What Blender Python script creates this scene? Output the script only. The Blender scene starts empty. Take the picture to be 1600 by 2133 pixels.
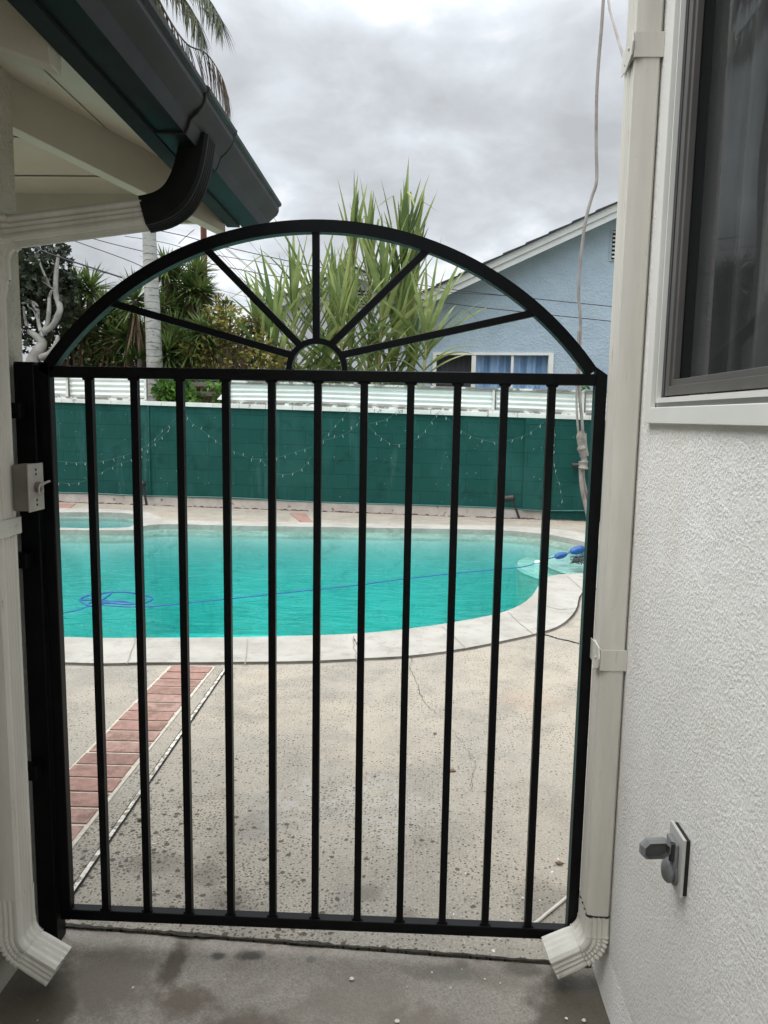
import bpy, bmesh, math, random
from mathutils import Vector, Matrix, noise
from mathutils.geometry import tessellate_polygon
R = math.radians
random.seed(7)
scene = bpy.context.scene
COL = scene.collection

# ------------------------------------------------------------------ camera
EYE = 1.45
PITCH, ROLL, YAW = math.atan(1550/12130), math.atan(208/12100), R(-2.0)
fwd = Vector((math.sin(YAW)*math.cos(PITCH), math.cos(YAW)*math.cos(PITCH), -math.sin(PITCH)))
rt0 = Vector((math.cos(YAW), -math.sin(YAW), 0)); up0 = rt0.cross(fwd)
c_, s_ = math.cos(ROLL), math.sin(ROLL)
rt = c_*rt0 + s_*up0; up = -s_*rt0 + c_*up0
cam_d = bpy.data.cameras.new("camera"); cam = bpy.data.objects.new("camera", cam_d); COL.objects.link(cam)
cam.matrix_world = Matrix(((rt.x, up.x, -fwd.x, 0), (rt.y, up.y, -fwd.y, 0), (rt.z, up.z, -fwd.z, EYE), (0, 0, 0, 1)))
cam_d.sensor_fit = 'VERTICAL'; cam_d.sensor_height = 24; cam_d.lens = 24*1550/2133
cam_d.clip_start = 0.02; cam_d.clip_end = 2000
scene.camera = cam

# ------------------------------------------------------------------ sky and light
EXPOSURE = 0.50
SUN_EL, SUN_ROT = R(60), R(-112)
scene.view_settings.view_transform = 'Standard'; scene.view_settings.look = 'None'
scene.view_settings.exposure = EXPOSURE; scene.view_settings.gamma = 1.0
world = bpy.data.worlds.new("World"); scene.world = world; world.use_nodes = True
wn = world.node_tree; wn.nodes.clear()
def N(nt, t, **kw):
    n = nt.nodes.new(t)
    for k, v in kw.items():
        if k in n.inputs.keys() if hasattr(n.inputs, 'keys') else False: n.inputs[k].default_value = v
        else: setattr(n, k, v)
    return n
def world_sky():
    nt = wn; L = nt.links.new
    out = nt.nodes.new('ShaderNodeOutputWorld'); bg = nt.nodes.new('ShaderNodeBackground')
    sky = nt.nodes.new('ShaderNodeTexSky'); sky.sky_type = 'NISHITA'; sky.sun_disc = False
    sky.sun_elevation = SUN_EL; sky.sun_rotation = SUN_ROT
    tc = nt.nodes.new('ShaderNodeTexCoord'); sep = nt.nodes.new('ShaderNodeSeparateXYZ')
    L(tc.outputs['Generated'], sep.inputs[0])
    def m(op, a, b=None, c=None):
        n = nt.nodes.new('ShaderNodeMath'); n.operation = op
        for i, v in enumerate((a, b, c)):
            if v is None: continue
            if isinstance(v, (int, float)): n.inputs[i].default_value = v
            else: L(v, n.inputs[i])
        return n.outputs[0]
    zc = m('MAXIMUM', sep.outputs[2], 0.0); den = m('ADD', zc, 0.30)
    cx = m('DIVIDE', sep.outputs[0], den); cy = m('DIVIDE', sep.outputs[1], den)
    comb = nt.nodes.new('ShaderNodeCombineXYZ'); L(cx, comb.inputs[0]); L(cy, comb.inputs[1])
    comb.inputs[2].default_value = 3.7
    def noi(scale, det, rough, dist):
        n = nt.nodes.new('ShaderNodeTexNoise'); L(comb.outputs[0], n.inputs['Vector'])
        n.inputs['Scale'].default_value = scale; n.inputs['Detail'].default_value = det
        n.inputs['Roughness'].default_value = rough; n.inputs['Distortion'].default_value = dist
        return n.outputs[0]
    a = noi(1.5, 6, .5, .25); b = noi(4.2, 8, .55, .35)
    mixv = m('ADD', m('MULTIPLY', a, .65), m('MULTIPLY', b, .35))
    ramp = nt.nodes.new('ShaderNodeValToRGB'); L(mixv, ramp.inputs[0])
    cr = ramp.color_ramp
    cr.elements[0].position = .40; cr.elements[0].color = (.40, .415, .43, 1)
    cr.elements[1].position = .60; cr.elements[1].color = (.80, .82, .84, 1)
    e = cr.elements.new(.475); e.color = (.49, .51, .535, 1)
    e = cr.elements.new(.54); e.color = (.59, .625, .66, 1)
    # an overcast sky is about three times as bright overhead as at the horizon
    mr = nt.nodes.new('ShaderNodeMapRange'); L(zc, mr.inputs[0])
    mr.inputs[1].default_value = .42; mr.inputs[2].default_value = .9
    mr.inputs[3].default_value = 1.0; mr.inputs[4].default_value = 4.2
    vm = nt.nodes.new('ShaderNodeVectorMath'); vm.operation = 'SCALE'
    L(ramp.outputs[0], vm.inputs[0]); L(mr.outputs[0], vm.inputs['Scale'])
    # thin gaps let the blue sky through
    sk = nt.nodes.new('ShaderNodeVectorMath'); sk.operation = 'SCALE'; L(sky.outputs[0], sk.inputs[0]); sk.inputs['Scale'].default_value = .06
    mx = nt.nodes.new('ShaderNodeMix'); mx.data_type = 'RGBA'; mx.inputs[0].default_value = .90
    L(sk.outputs[0], mx.inputs[6]); L(vm.outputs[0], mx.inputs[7])
    L(mx.outputs[2], bg.inputs[0]); bg.inputs[1].default_value = 1.0
    L(bg.outputs[0], out.inputs[0])
world_sky()
sd = bpy.data.lights.new("sun", 'SUN'); sd.energy = 1.2; sd.angle = R(32); sd.color = (1, .97, .92)
sun = bpy.data.objects.new("sun", sd); COL.objects.link(sun)
# direction to the sun: rotation 0 = +Y, clockwise
sdir = Vector((math.sin(SUN_ROT)*math.cos(SUN_EL), math.cos(SUN_ROT)*math.cos(SUN_EL), math.sin(SUN_EL)))
sun.rotation_euler = sdir.to_track_quat('Z', 'Y').to_euler(); sun.location = sdir*40

# ------------------------------------------------------------------ measuring helpers: a sight line met with a real plane
def ray(x, y): return fwd + (x-800)/1550*rt - (y-1066.5)/1550*up
CP = Vector((0, 0, EYE))
def on_z(x, y, z): d = ray(x, y); return CP + d*((z-EYE)/d.z)
def on_x(x, y, X): d = ray(x, y); return CP + d*(X/d.x)
def on_y(x, y, Y): d = ray(x, y); return CP + d*(Y/d.y)
WN = Vector((.94, 8.26, 0)).normalized(); WP = Vector((-1.437, 11.368, 0))
def on_w(x, y, off=0): d = ray(x, y); return CP + d*((WP.dot(WN)+off)/d.dot(WN))
WT = Vector((8.26, -.94, 0)).normalized()
def wy(x, off=0): return 11.368 - (x+1.437)*.1138 + off*1.0065   # y of the boundary wall's face at x

# ------------------------------------------------------------------ mesh helpers
def tag(o, label=None, cat=None, group=None, kind=None):
    if label: o['label'] = label
    if cat: o['category'] = cat
    if group: o['group'] = group
    if kind: o['kind'] = kind
    return o
def thing(name, loc, label, cat, group=None):
    o = bpy.data.objects.new(name, None); COL.objects.link(o); o.location = loc
    o.empty_display_size = .1
    return tag(o, label, cat, group)
class MB:
    def __init__(s): s.v = []; s.f = []; s.m = []; s.uv = None
    def add(s, vs, fs, mi=0):
        b = len(s.v); s.v += [Vector(v) for v in vs]
        for f in fs: s.f.append(tuple(b+i for i in f)); s.m.append(mi)
        return b
    def box(s, a, b, mi=0):
        x0, y0, z0 = [min(a[i], b[i]) for i in range(3)]; x1, y1, z1 = [max(a[i], b[i]) for i in range(3)]
        s.add([(x0,y0,z0),(x1,y0,z0),(x1,y1,z0),(x0,y1,z0),(x0,y0,z1),(x1,y0,z1),(x1,y1,z1),(x0,y1,z1)],
              [(0,3,2,1),(4,5,6,7),(0,1,5,4),(1,2,6,5),(2,3,7,6),(3,0,4,7)], mi); return s
    def hexa(s, p, mi=0):   # 8 points: bottom 4 ccw, top 4 ccw
        s.add(p, [(0,3,2,1),(4,5,6,7),(0,1,5,4),(1,2,6,5),(2,3,7,6),(3,0,4,7)], mi); return s
    def bar(s, p, q, w, h, ref=(0,1,0), mi=0):   # rectangular bar from p to q; h along ref
        p, q = Vector(p), Vector(q); t = (q-p).normalized(); r = Vector(ref); r = (r - t*r.dot(t)).normalized(); n = t.cross(r)
        P = [e + n*a*w/2 + r*b*h/2 for e in (p, q) for a, b in ((-1,-1),(1,-1),(1,1),(-1,1))]
        s.add(P, [(3,2,1,0),(4,5,6,7),(0,1,5,4),(1,2,6,5),(2,3,7,6),(3,0,4,7)], mi); return s
    def tube(s, pts, r, seg=8, mi=0, caps=True, prof=None):
        pts = [Vector(p) for p in pts]; n = len(pts); rs = r if isinstance(r, (list, tuple)) else [r]*n
        T = [((pts[min(i+1, n-1)]-pts[max(i-1, 0)]).normalized()) for i in range(n)]
        a = T[0].orthogonal().normalized(); b0 = len(s.v)
        for i in range(n):
            a = (a - T[i]*a.dot(T[i])).normalized(); b = T[i].cross(a)
            for k in range(seg):
                th = 2*math.pi*k/seg
                s.v.append(pts[i] + (a*math.cos(th)+b*math.sin(th))*rs[i])
        for i in range(n-1):
            for k in range(seg):
                k2 = (k+1) % seg
                s.f.append((b0+i*seg+k, b0+i*seg+k2, b0+(i+1)*seg+k2, b0+(i+1)*seg+k)); s.m.append(mi)
        if caps:
            s.f.append(tuple(b0+k for k in reversed(range(seg)))); s.m.append(mi)
            s.f.append(tuple(b0+(n-1)*seg+k for k in range(seg))); s.m.append(mi)
        return s
    def ball(s, c, rx, ry, rz, axis=None, mi=0, seg=12, rings=8, jit=0):
        c = Vector(c); Mx = Matrix.Identity(3)
        if axis is not None: Mx = Vector(axis).to_track_quat('X', 'Z').to_matrix()
        b0 = len(s.v)
        for i in range(rings+1):
            ph = math.pi*i/rings
            for k in range(seg):
                th = 2*math.pi*k/seg
                p = Vector((math.cos(ph)*rx, math.sin(ph)*math.cos(th)*ry, math.sin(ph)*math.sin(th)*rz))
                if jit: p *= 1+random.uniform(-jit, jit)
                s.v.append(c + Mx @ p)
        for i in range(rings):
            for k in range(seg):
                k2 = (k+1) % seg
                s.f.append((b0+i*seg+k, b0+(i+1)*seg+k, b0+(i+1)*seg+k2, b0+i*seg+k2)); s.m.append(mi)
        return s
    def ribbon(s, pts, w, z, jag=0, mi=0):   # flat ribbon on the ground
        pts = [Vector((p[0], p[1])) for p in pts]; n = len(pts); b0 = len(s.v)
        for i in range(n):
            t = (pts[min(i+1, n-1)]-pts[max(i-1, 0)]).normalized(); nn = Vector((-t.y, t.x)); ww = w[i] if isinstance(w, (list, tuple)) else w
            s.v.append(Vector((*(pts[i]+nn*ww*.5*(1+random.uniform(-jag, jag))), z)))
            s.v.append(Vector((*(pts[i]-nn*ww*.5*(1+random.uniform(-jag, jag))), z)))
        for i in range(n-1): s.f.append((b0+2*i, b0+2*i+1, b0+2*i+3, b0+2*i+2)); s.m.append(mi)
        return s
    def build(s, name, mats, parent=None, smooth=False, bevel=0, sharp=40):
        me = bpy.data.meshes.new(name); me.from_pydata([tuple(v) for v in s.v], [], s.f)
        mats = mats if isinstance(mats, (list, tuple)) else [mats]
        for mm in mats: me.materials.append(mm)
        if len(mats) > 1: me.polygons.foreach_set('material_index', s.m)
        if smooth:
            me.polygons.foreach_set('use_smooth', [True]*len(me.polygons))
        me.update()
        o = bpy.data.objects.new(name, me); COL.objects.link(o)
        if smooth and sharp < 180:
            try: me.set_sharp_from_angle(angle=R(sharp))
            except Exception: pass
        if parent:
            o.parent = parent
            L = parent.matrix_basis.translation.copy(); p = parent
            while p.parent: p = p.parent; L = L + p.matrix_basis.translation
            o.matrix_parent_inverse = Matrix.Translation(-L)
        if bevel:
            b = o.modifiers.new('bevel', 'BEVEL'); b.width = bevel; b.segments = 2; b.limit_method = 'ANGLE'; b.angle_limit = R(40)
        return o
def rebase(o, parent):   # parent a finished mesh whose coordinates are world ones
    o.parent = parent; o.matrix_parent_inverse = Matrix.Translation(-parent.matrix_world.translation) if False else Matrix.Identity(4)
def cat_rom(pts, k=6):
    pts = [Vector(p) for p in pts]; out = []
    for i in range(len(pts)-1):
        p0 = pts[max(i-1, 0)]; p1 = pts[i]; p2 = pts[i+1]; p3 = pts[min(i+2, len(pts)-1)]
        for j in range(k):
            t = j/k
            out.append(.5*((2*p1)+(-p0+p2)*t+(2*p0-5*p1+4*p2-p3)*t*t+(-p0+3*p1-3*p2+p3)*t**3))
    out.append(pts[-1]); return out

# ------------------------------------------------------------------ materials
def new_mat(name):
    m = bpy.data.materials.new(name); m.use_nodes = True; nt = m.node_tree
    return m, nt, nt.nodes['Principled BSDF']
class NT:
    """small node builder"""
    def __init__(s, nt): s.nt = nt; s.L = nt.links.new; s.tc = nt.nodes.new('ShaderNodeTexCoord')
    def put(s, sock, v):
        if isinstance(v, (int, float)): sock.default_value = v
        elif isinstance(v, (tuple, list)): sock.default_value = tuple(v) if len(v) == len(sock.default_value) else (*v, 1)
        else: s.L(v, sock)
    def math(s, op, a, b=0.0, c=0.0, clamp=False):
        n = s.nt.nodes.new('ShaderNodeMath'); n.operation = op; n.use_clamp = clamp
        s.put(n.inputs[0], a); s.put(n.inputs[1], b); s.put(n.inputs[2], c); return n.outputs[0]
    def noise(s, scale, det=4, rough=.55, dist=0, vec=None, stretch=None, out=0):
        n = s.nt.nodes.new('ShaderNodeTexNoise'); v = vec or s.tc.outputs['Object']
        if stretch:
            mp = s.nt.nodes.new('ShaderNodeMapping'); s.L(v, mp.inputs[0]); mp.inputs['Scale'].default_value = stretch; v = mp.outputs[0]
        s.L(v, n.inputs['Vector']); n.inputs['Scale'].default_value = scale; n.inputs['Detail'].default_value = det
        n.inputs['Roughness'].default_value = rough; n.inputs['Distortion'].default_value = dist; return n.outputs[out]
    def voro(s, scale, vec=None, feature='F1', rnd=1, out='Distance'):
        n = s.nt.nodes.new('ShaderNodeTexVoronoi'); n.feature = feature; s.L(vec or s.tc.outputs['Object'], n.inputs['Vector'])
        n.inputs['Scale'].default_value = scale; n.inputs['Randomness'].default_value = rnd; return n.outputs[out]
    def ramp(s, f, stops):
        n = s.nt.nodes.new('ShaderNodeValToRGB'); s.L(f, n.inputs[0]); cr = n.color_ramp
        while len(cr.elements) < len(stops): cr.elements.new(.5)
        for e, (p, c) in zip(cr.elements, stops): e.position = p; e.color = (*c, 1) if not isinstance(c, (int, float)) else (c, c, c, 1)
        return n.outputs[0]
    def step(s, f, a, b):   # smooth 0..1 between a and b
        n = s.nt.nodes.new('ShaderNodeMapRange'); n.interpolation_type = 'SMOOTHSTEP'; s.L(f, n.inputs[0])
        if a <= b: n.inputs[1].default_value = a; n.inputs[2].default_value = b
        else:
            n.inputs[1].default_value = b; n.inputs[2].default_value = a; n.inputs[3].default_value = 1; n.inputs[4].default_value = 0
        return n.outputs[0]
    def mix(s, f, a, b, mode='MIX'):
        n = s.nt.nodes.new('ShaderNodeMix'); n.data_type = 'RGBA'; n.blend_type = mode
        s.put(n.inputs[0], f); s.put(n.inputs[6], a); s.put(n.inputs[7], b); return n.outputs[2]
    def bump(s, h, strength=.5, dist=.01, prev=None):
        n = s.nt.nodes.new('ShaderNodeBump'); n.inputs['Strength'].default_value = strength; n.inputs['Distance'].default_value = dist
        s.L(h, n.inputs['Height'])
        if prev is not None: s.L(prev, n.inputs['Normal'])
        return n.outputs[0]
    def sep(s, v=None):
        n = s.nt.nodes.new('ShaderNodeSeparateXYZ'); s.L(v or s.tc.outputs['Object'], n.inputs[0]); return n.outputs
    def blob(s, cx, cy, rx, ry, soft=.35, warp=.25, wscale=6, rot=0):   # irregular stain centred on the ground at cx, cy
        x, y, z = s.sep(); w = s.noise(wscale, 3, .6)
        dx = s.math('SUBTRACT', x, cx); dy = s.math('SUBTRACT', y, cy)
        if rot:
            c, q = math.cos(rot), math.sin(rot)
            dx, dy = s.math('ADD', s.math('MULTIPLY', dx, c), s.math('MULTIPLY', dy, q)), s.math('SUBTRACT', s.math('MULTIPLY', dy, c), s.math('MULTIPLY', dx, q))
        dx = s.math('DIVIDE', dx, rx); dy = s.math('DIVIDE', dy, ry)
        d = s.math('SQRT', s.math('ADD', s.math('MULTIPLY', dx, dx), s.math('MULTIPLY', dy, dy)))
        d = s.math('ADD', d, s.math('MULTIPLY', s.math('SUBTRACT', w, .5), warp*4))
        return s.step(d, 1+soft, 1-soft)
def simple(name, c1, c2=None, rough=.6, scale=8, det=5, bump=0, bscale=60, bdist=.002, metal=0, spec=.5, stretch=None, rvar=0, dirt=None, dscale=3, dthr=(.58, .7)):
    m, nt, p = new_mat(name); q = NT(nt); p.inputs['Roughness'].default_value = rough; p.inputs['Metallic'].default_value = metal
    p.inputs['Specular IOR Level'].default_value = spec
    c2 = c2 or tuple(x*.8 for x in c1)
    f = q.step(q.noise(scale, det, stretch=stretch), .3, .7); col = q.mix(f, c1, c2)
    if dirt is not None:
        dm = q.step(q.noise(dscale, 6, .65, .3, stretch=stretch), dthr[0], dthr[1]); col = q.mix(q.math('MULTIPLY', dm, .8), col, dirt)
    q.L(col, p.inputs['Base Color'])
    if rvar: q.L(q.math('ADD', q.math('MULTIPLY', q.noise(scale*2.3, 4), rvar), rough-rvar/2), p.inputs['Roughness'])
    if bump: q.L(q.bump(q.noise(bscale, 4, .6), bump, bdist), p.inputs['Normal'])
    return m
M = {}
def gate_black():
    m, nt, p = new_mat('gate_black_paint'); q = NT(nt)
    q.L(q.mix(q.step(q.noise(14, 5), .4, .75), (.0018, .0021, .0028), (.004, .0045, .0055)), p.inputs['Base Color'])
    p.inputs['Roughness'].default_value = .42; p.inputs['Specular IOR Level'].default_value = .16; q.L(q.bump(q.noise(220, 3), .25, .0006), p.inputs['Normal']); return m
M['black'] = gate_black()
M['teal'] = simple('old_teal_paint', (.024, .075, .068), (.016, .055, .05), .6, 12, spec=.2)
M['fascia_teal'] = simple('fascia_teal_paint', (.030, .040, .039), (.018, .026, .026), .75, 6, spec=.1)
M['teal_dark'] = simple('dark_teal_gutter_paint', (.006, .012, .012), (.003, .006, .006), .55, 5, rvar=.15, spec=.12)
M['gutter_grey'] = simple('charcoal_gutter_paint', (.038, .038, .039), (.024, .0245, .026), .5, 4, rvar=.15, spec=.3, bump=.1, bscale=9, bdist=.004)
M['gutter_elbow'] = simple('dark_brown_elbow_paint', (.005, .005, .0052), (.010, .010, .010), .5, 6, spec=.15)
def downspout_mat():
    m, nt, p = new_mat('cream_downspout_paint'); q = NT(nt)
    a = q.mix(q.step(q.noise(3, 5, .6, stretch=(6, 6, .8)), .3, .75), (.66, .635, .57), (.56, .535, .47))
    a = q.mix(q.step(q.noise(22, 5, .75, stretch=(2.5, 2.5, .3)), .60, .80), a, (.33, .305, .245))
    sp = q.step(q.noise(70, 3, .7), .73, .78); a = q.mix(sp, a, (.2, .18, .15))
    q.L(a, p.inputs['Base Color']); p.inputs['Roughness'].default_value = .5
    q.L(q.bump(q.noise(16, 4, stretch=(1, 1, .3)), .12, .004), p.inputs['Normal']); return m
M['spout'] = downspout_mat()
def stucco(name, c1, c2, scale=75, strength=1.0, dist=.006):
    m, nt, p = new_mat(name); q = NT(nt)
    col = q.mix(q.step(q.noise(2.2, 5, .6), .3, .7), c1, c2)
    n1 = q.noise(scale, 4, .6, .15); n2 = q.noise(scale*2.6, 3, .6, .3); n3 = q.noise(scale*.22, 3, .6)
    h = q.math('ADD', q.math('MULTIPLY', q.step(n1, .36, .66), .75), q.math('MULTIPLY', n2, .3))
    h = q.math('MULTIPLY', h, q.math('ADD', .45, q.step(n3, .3, .65)))
    col = q.mix(q.math('MULTIPLY', q.step(q.noise(3.5, 6, .7, .5), .5, .68), .35), col, tuple(x*y for x, y in zip(c1, (.83, .80, .74))))
    pit = q.step(n1, .40, .30); col = q.mix(q.math('MULTIPLY', pit, .35), col, tuple(x*.55 for x in c1))
    col = q.mix(q.math('MULTIPLY', q.step(q.noise(9, 6, .7), .62, .8), .3), col, tuple(x*.72 for x in c1))
    q.L(col, p.inputs['Base Color']); p.inputs['Roughness'].default_value = .9; p.inputs['Specular IOR Level'].default_value = .25
    q.L(q.bump(h, strength, dist), p.inputs['Normal']); return m
M['stucco'] = stucco('white_rough_stucco', (.88, .87, .84), (.80, .79, .76), 140, .48, .0038)
M['stucco_left'] = stucco('cream_rough_stucco', (.52, .50, .43), (.42, .40, .34), 70, .8, .005)
M['stucco_blue'] = stucco('pale_blue_stucco', (.40, .50, .575), (.355, .45, .525), 22, .6, .01)
M['stucco_white'] = stucco('far_white_stucco', (.55, .56, .60), (.48, .49, .53), 20, .4, .01)
def soffit():
    m, nt, p = new_mat('cream_board_paint'); q = NT(nt)
    a = q.mix(q.step(q.noise(3, 5, .6), .3, .7), (.60, .575, .465), (.52, .495, .40))
    a = q.mix(q.step(q.voro(9), .035, .02), a, (.2, .17, .11))
    a = q.mix(q.step(q.noise(40, 3, .6, stretch=(1, 8, 8)), .66, .74), a, (.40, .37, .28))
    q.L(a, p.inputs['Base Color']); p.inputs['Roughness'].default_value = .7
    q.L(q.bump(q.noise(30, 4, stretch=(1, 6, 6)), .25, .002), p.inputs['Normal']); return m
M['cream_wood'] = soffit()
M['dark_gap'] = simple('dark_gap', (.02, .018, .015), (.01, .009, .008), .95)
M['white_paint'] = simple('peeling_white_paint', (.72, .73, .70), (.62, .62, .58), .65, 5, dirt=(.16, .14, .11), dscale=7, dthr=(.60, .66), bump=.3, bscale=30)
M['white_frame'] = simple('white_vinyl', (.76, .755, .71), (.70, .695, .65), .35, 3)
M['alu_grey'] = simple('grey_aluminium', (.36, .36, .36), (.30, .30, .30), .4, 5, metal=.2)
M['screen_frame'] = simple('bronze_screen_frame', (.105, .10, .092), (.085, .08, .074), .5, 6, bump=.2, bscale=200)
M['dark_frame'] = simple('dark_track', (.035, .036, .036), (.025, .025, .025), .6)

def pavement(name, near):
    m, nt, p = new_mat(name); q = NT(nt)
    if near:
        base = q.mix(q.step(q.noise(1.7, 6, .6), .3, .7), (.37, .335, .285), (.30, .275, .24))
        base = q.mix(q.math('MULTIPLY', q.step(q.noise(6, 6, .7, .6), .48, .72), .6), base, (.25, .215, .18))
        base = q.mix(q.math('MULTIPLY', q.step(q.noise(170, 4, .75), .38, .66), .55), base, (.12, .105, .085))
        base = q.mix(q.math('MULTIPLY', q.step(q.noise(130, 4, .8), .54, .70), .45), base, (.46, .42, .36))
        base = q.mix(q.math('MULTIPLY', q.step(q.noise(3.2, 6, .7, .5), .5, .66), .6), base, (.20, .17, .135))
        for (cx, cy, rx, ry, c, k) in ((-.76, 1.73, .13, .12, (.15, .13, .10), .75), (-.60, 1.79, .028, .085, (.085, .066, .05), .85), (-.53, 1.665, .075, .05, (.12, .09, .066), .8), (-.49, 1.827, .018, .013, (.07, .062, .055), .85),
                                     (-.405, 1.838, .030, .020, (.07, .062, .055), .9), (-.37, 1.60, .09, .05, (.12, .095, .07), .75), (-.24, 1.83, .012, .012, (.14, .13, .12), .6), (.12, 1.80, .09, .03, (.15, .14, .12), .6), (.165, 1.835, .02, .016, (.12, .11, .1), .6), (-.10, 1.70, .14, .10, (.19, .16, .13), .6), (.05, 1.62, .10, .06, (.17, .14, .11), .6)):
            base = q.mix(q.math('MULTIPLY', q.blob(cx, cy, rx, ry, .5, .38, 26), k), base, c)
        wet = q.math('MAXIMUM', q.blob(-1.02, 1.52, .24, .28, .08, .12, 14), q.blob(.47, 1.66, .14, .16, .3, .3, 16))
        wet = q.math('MAXIMUM', wet, q.math('MULTIPLY', q.blob(.33, 1.83, .05, .03, .4, .3, 12), .8))
        base = q.mix(q.math('MULTIPLY', wet, .82), base, (.060, .050, .034))
        rgh = q.math('SUBTRACT', .85, q.math('MULTIPLY', wet, .42))
        q.L(rgh, p.inputs['Roughness'])
        chips = q.step(q.voro(22), .045, .03); chips = q.math('MULTIPLY', chips, q.step(q.noise(5, 2), .55, .6))
        base = q.mix(chips, base, (.62, .6, .54))
        q.L(q.bump(q.noise(190, 4, .65), .45, .002), p.inputs['Normal'])
    else:
        base = q.mix(q.step(q.noise(.9, 5, .6), .35, .68), (.36, .315, .25), (.30, .275, .232))
        base = q.mix(q.math('MULTIPLY', q.step(q.noise(3.3, 7, .68, .5), .42, .7), .7), base, (.20, .183, .155))
        base = q.mix(q.math('MULTIPLY', q.step(q.noise(5, 6, .7, .8), .55, .75), .35), base, (.275, .218, .168))
        base = q.mix(q.math('MULTIPLY', q.step(q.noise(150, 3, .7), .4, .75), .62), base, (.13, .118, .098))
        base = q.mix(q.math('MULTIPLY', q.step(q.noise(110, 5, .8), .50, .66), .75), base, (.50, .45, .37))
        base = q.mix(q.math('MULTIPLY', q.step(q.noise(1.6, 6, .7, .8), .50, .66), .5), base, (.195, .184, .162))
        patch = q.math('MULTIPLY', q.blob(-.22, 2.62, .36, .25, .35, .35, 7), q.step(q.noise(13, 7, .75, 1.6), .44, .60))
        base = q.mix(q.math('MULTIPLY', patch, .6), base, (.37, .355, .325))
        rust = q.blob(.62, 3.75, .16, .14, .6, .4, 9); base = q.mix(q.math('MULTIPLY', rust, .2), base, (.33, .19, .115))
        gr = q.math('MAXIMUM', q.blob(-.80, 2.22, .10, .06, .35, .3, 9), q.blob(.44, 2.05, .09, .16, .4, .3, 9)); base = q.mix(q.math('MULTIPLY', gr, .55), base, (.15, .135, .11))
        for (cx, cy, rx, ry) in ((-.62, 2.17, .07, .06), (-.52, 2.05, .08, .07), (-.10, 2.12, .04, .035), (-.72, 1.98, .06, .04), (.02, 2.02, .03, .03)):
            base = q.mix(q.math('MULTIPLY', q.blob(cx, cy, rx, ry, .6, .5, 14), .5), base, (.10, .088, .07))
        # dark drip spots, thicker towards the gate and the left
        x, y, z = q.sep(); near_gate = q.step(y, 3.2, 1.95); left = q.step(x, .5, -.9)
        w = q.nt.nodes.new('ShaderNodeVectorMath'); w.operation = 'ADD'
        wnse = q.noise(34, 2, .6, out=1); wv = q.nt.nodes.new('ShaderNodeVectorMath'); wv.operation = 'SCALE'; q.L(wnse, wv.inputs[0]); wv.inputs['Scale'].default_value = .014
        q.L(q.tc.outputs['Object'], w.inputs[0]); q.L(wv.outputs[0], w.inputs[1])
        for sc, lo, hi, amt in ((27, .05, .22, .92), (55, .05, .20, .88), (90, .03, .22, .75)):
            v = q.nt.nodes.new('ShaderNodeTexVoronoi'); v.voronoi_dimensions = '2D'; q.L(w.outputs[0], v.inputs['Vector']); v.inputs['Scale'].default_value = sc
            rnd = q.sep(v.outputs['Color'])[0]
            dens = q.math('ADD', q.math('MULTIPLY', q.math('MULTIPLY', near_gate, left), .42), .02 if sc == 27 else .27)
            dens = q.math('MULTIPLY', dens, q.math('ADD', .5, q.step(q.noise(2.6, 4), .4, .62)))
            size = q.math('MULTIPLY', q.math('MAXIMUM', q.math('SUBTRACT', rnd, q.math('SUBTRACT', 1.0, dens)), 0), 1.0)
            size = q.math('MINIMUM', q.math('MULTIPLY', size, 3), hi)
            d = q.math('SUBTRACT', v.outputs['Distance'], size)
            sp = q.math('MULTIPLY', q.step(d, .05, -.03), q.math('GREATER_THAN', size, .02))
            base = q.mix(q.math('MULTIPLY', sp, amt), base, (.075, .064, .05))
        rgh = .88; p.inputs['Roughness'].default_value = .88
        q.L(q.bump(q.noise(120, 5, .65), .35, .0025), p.inputs['Normal'])
    q.L(base, p.inputs['Base Color']); p.inputs['Specular IOR Level'].default_value = .3
    return m
M['patio'] = pavement('pool_deck_concrete', False)
M['walk'] = pavement('walkway_concrete', True)
def coping_mat():
    m, nt, p = new_mat('pale_coping_concrete'); q = NT(nt)
    a = q.mix(q.step(q.noise(2.5, 6, .65), .35, .68), (.36, .342, .305), (.28, .262, .228))
    a = q.mix(q.math('MULTIPLY', q.step(q.noise(7, 7, .75, .8), .50, .66), .7), a, (.235, .215, .185))
    a = q.mix(q.math('MULTIPLY', q.step(q.voro(48), .20, .10), q.step(q.noise(5, 3), .46, .56)), a, (.14, .13, .11))
    q.L(a, p.inputs['Base Color']); p.inputs['Roughness'].default_value = .85; q.L(q.bump(q.noise(90, 5, .7), .4, .003), p.inputs['Normal']); return m
M['coping'] = coping_mat()
M['brick'] = simple('worn_red_brick', (.33, .20, .165), (.25, .15, .125), .95, 34, bump=.9, bscale=90, bdist=.004, dirt=(.16, .10, .075), dscale=9, dthr=(.50, .68), spec=.2)
M['mortar'] = simple('pale_mortar', (.52, .475, .40), (.40, .36, .30), .95, 30, bump=.4, bscale=120)
M['strip'] = simple('chipped_white_joint', (.66, .63, .56), (.52, .48, .41), .8, 30, dirt=(.12, .10, .07), dscale=38, dthr=(.48, .55))
M['soil'] = simple('red_brown_soil', (.13, .065, .045), (.07, .04, .03), 1, 20, bump=.8, bscale=60, bdist=.01)
M['ground'] = simple('far_ground', (.16, .13, .09), (.11, .10, .06), 1, 2, bump=.5, bscale=12, bdist=.02)
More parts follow.
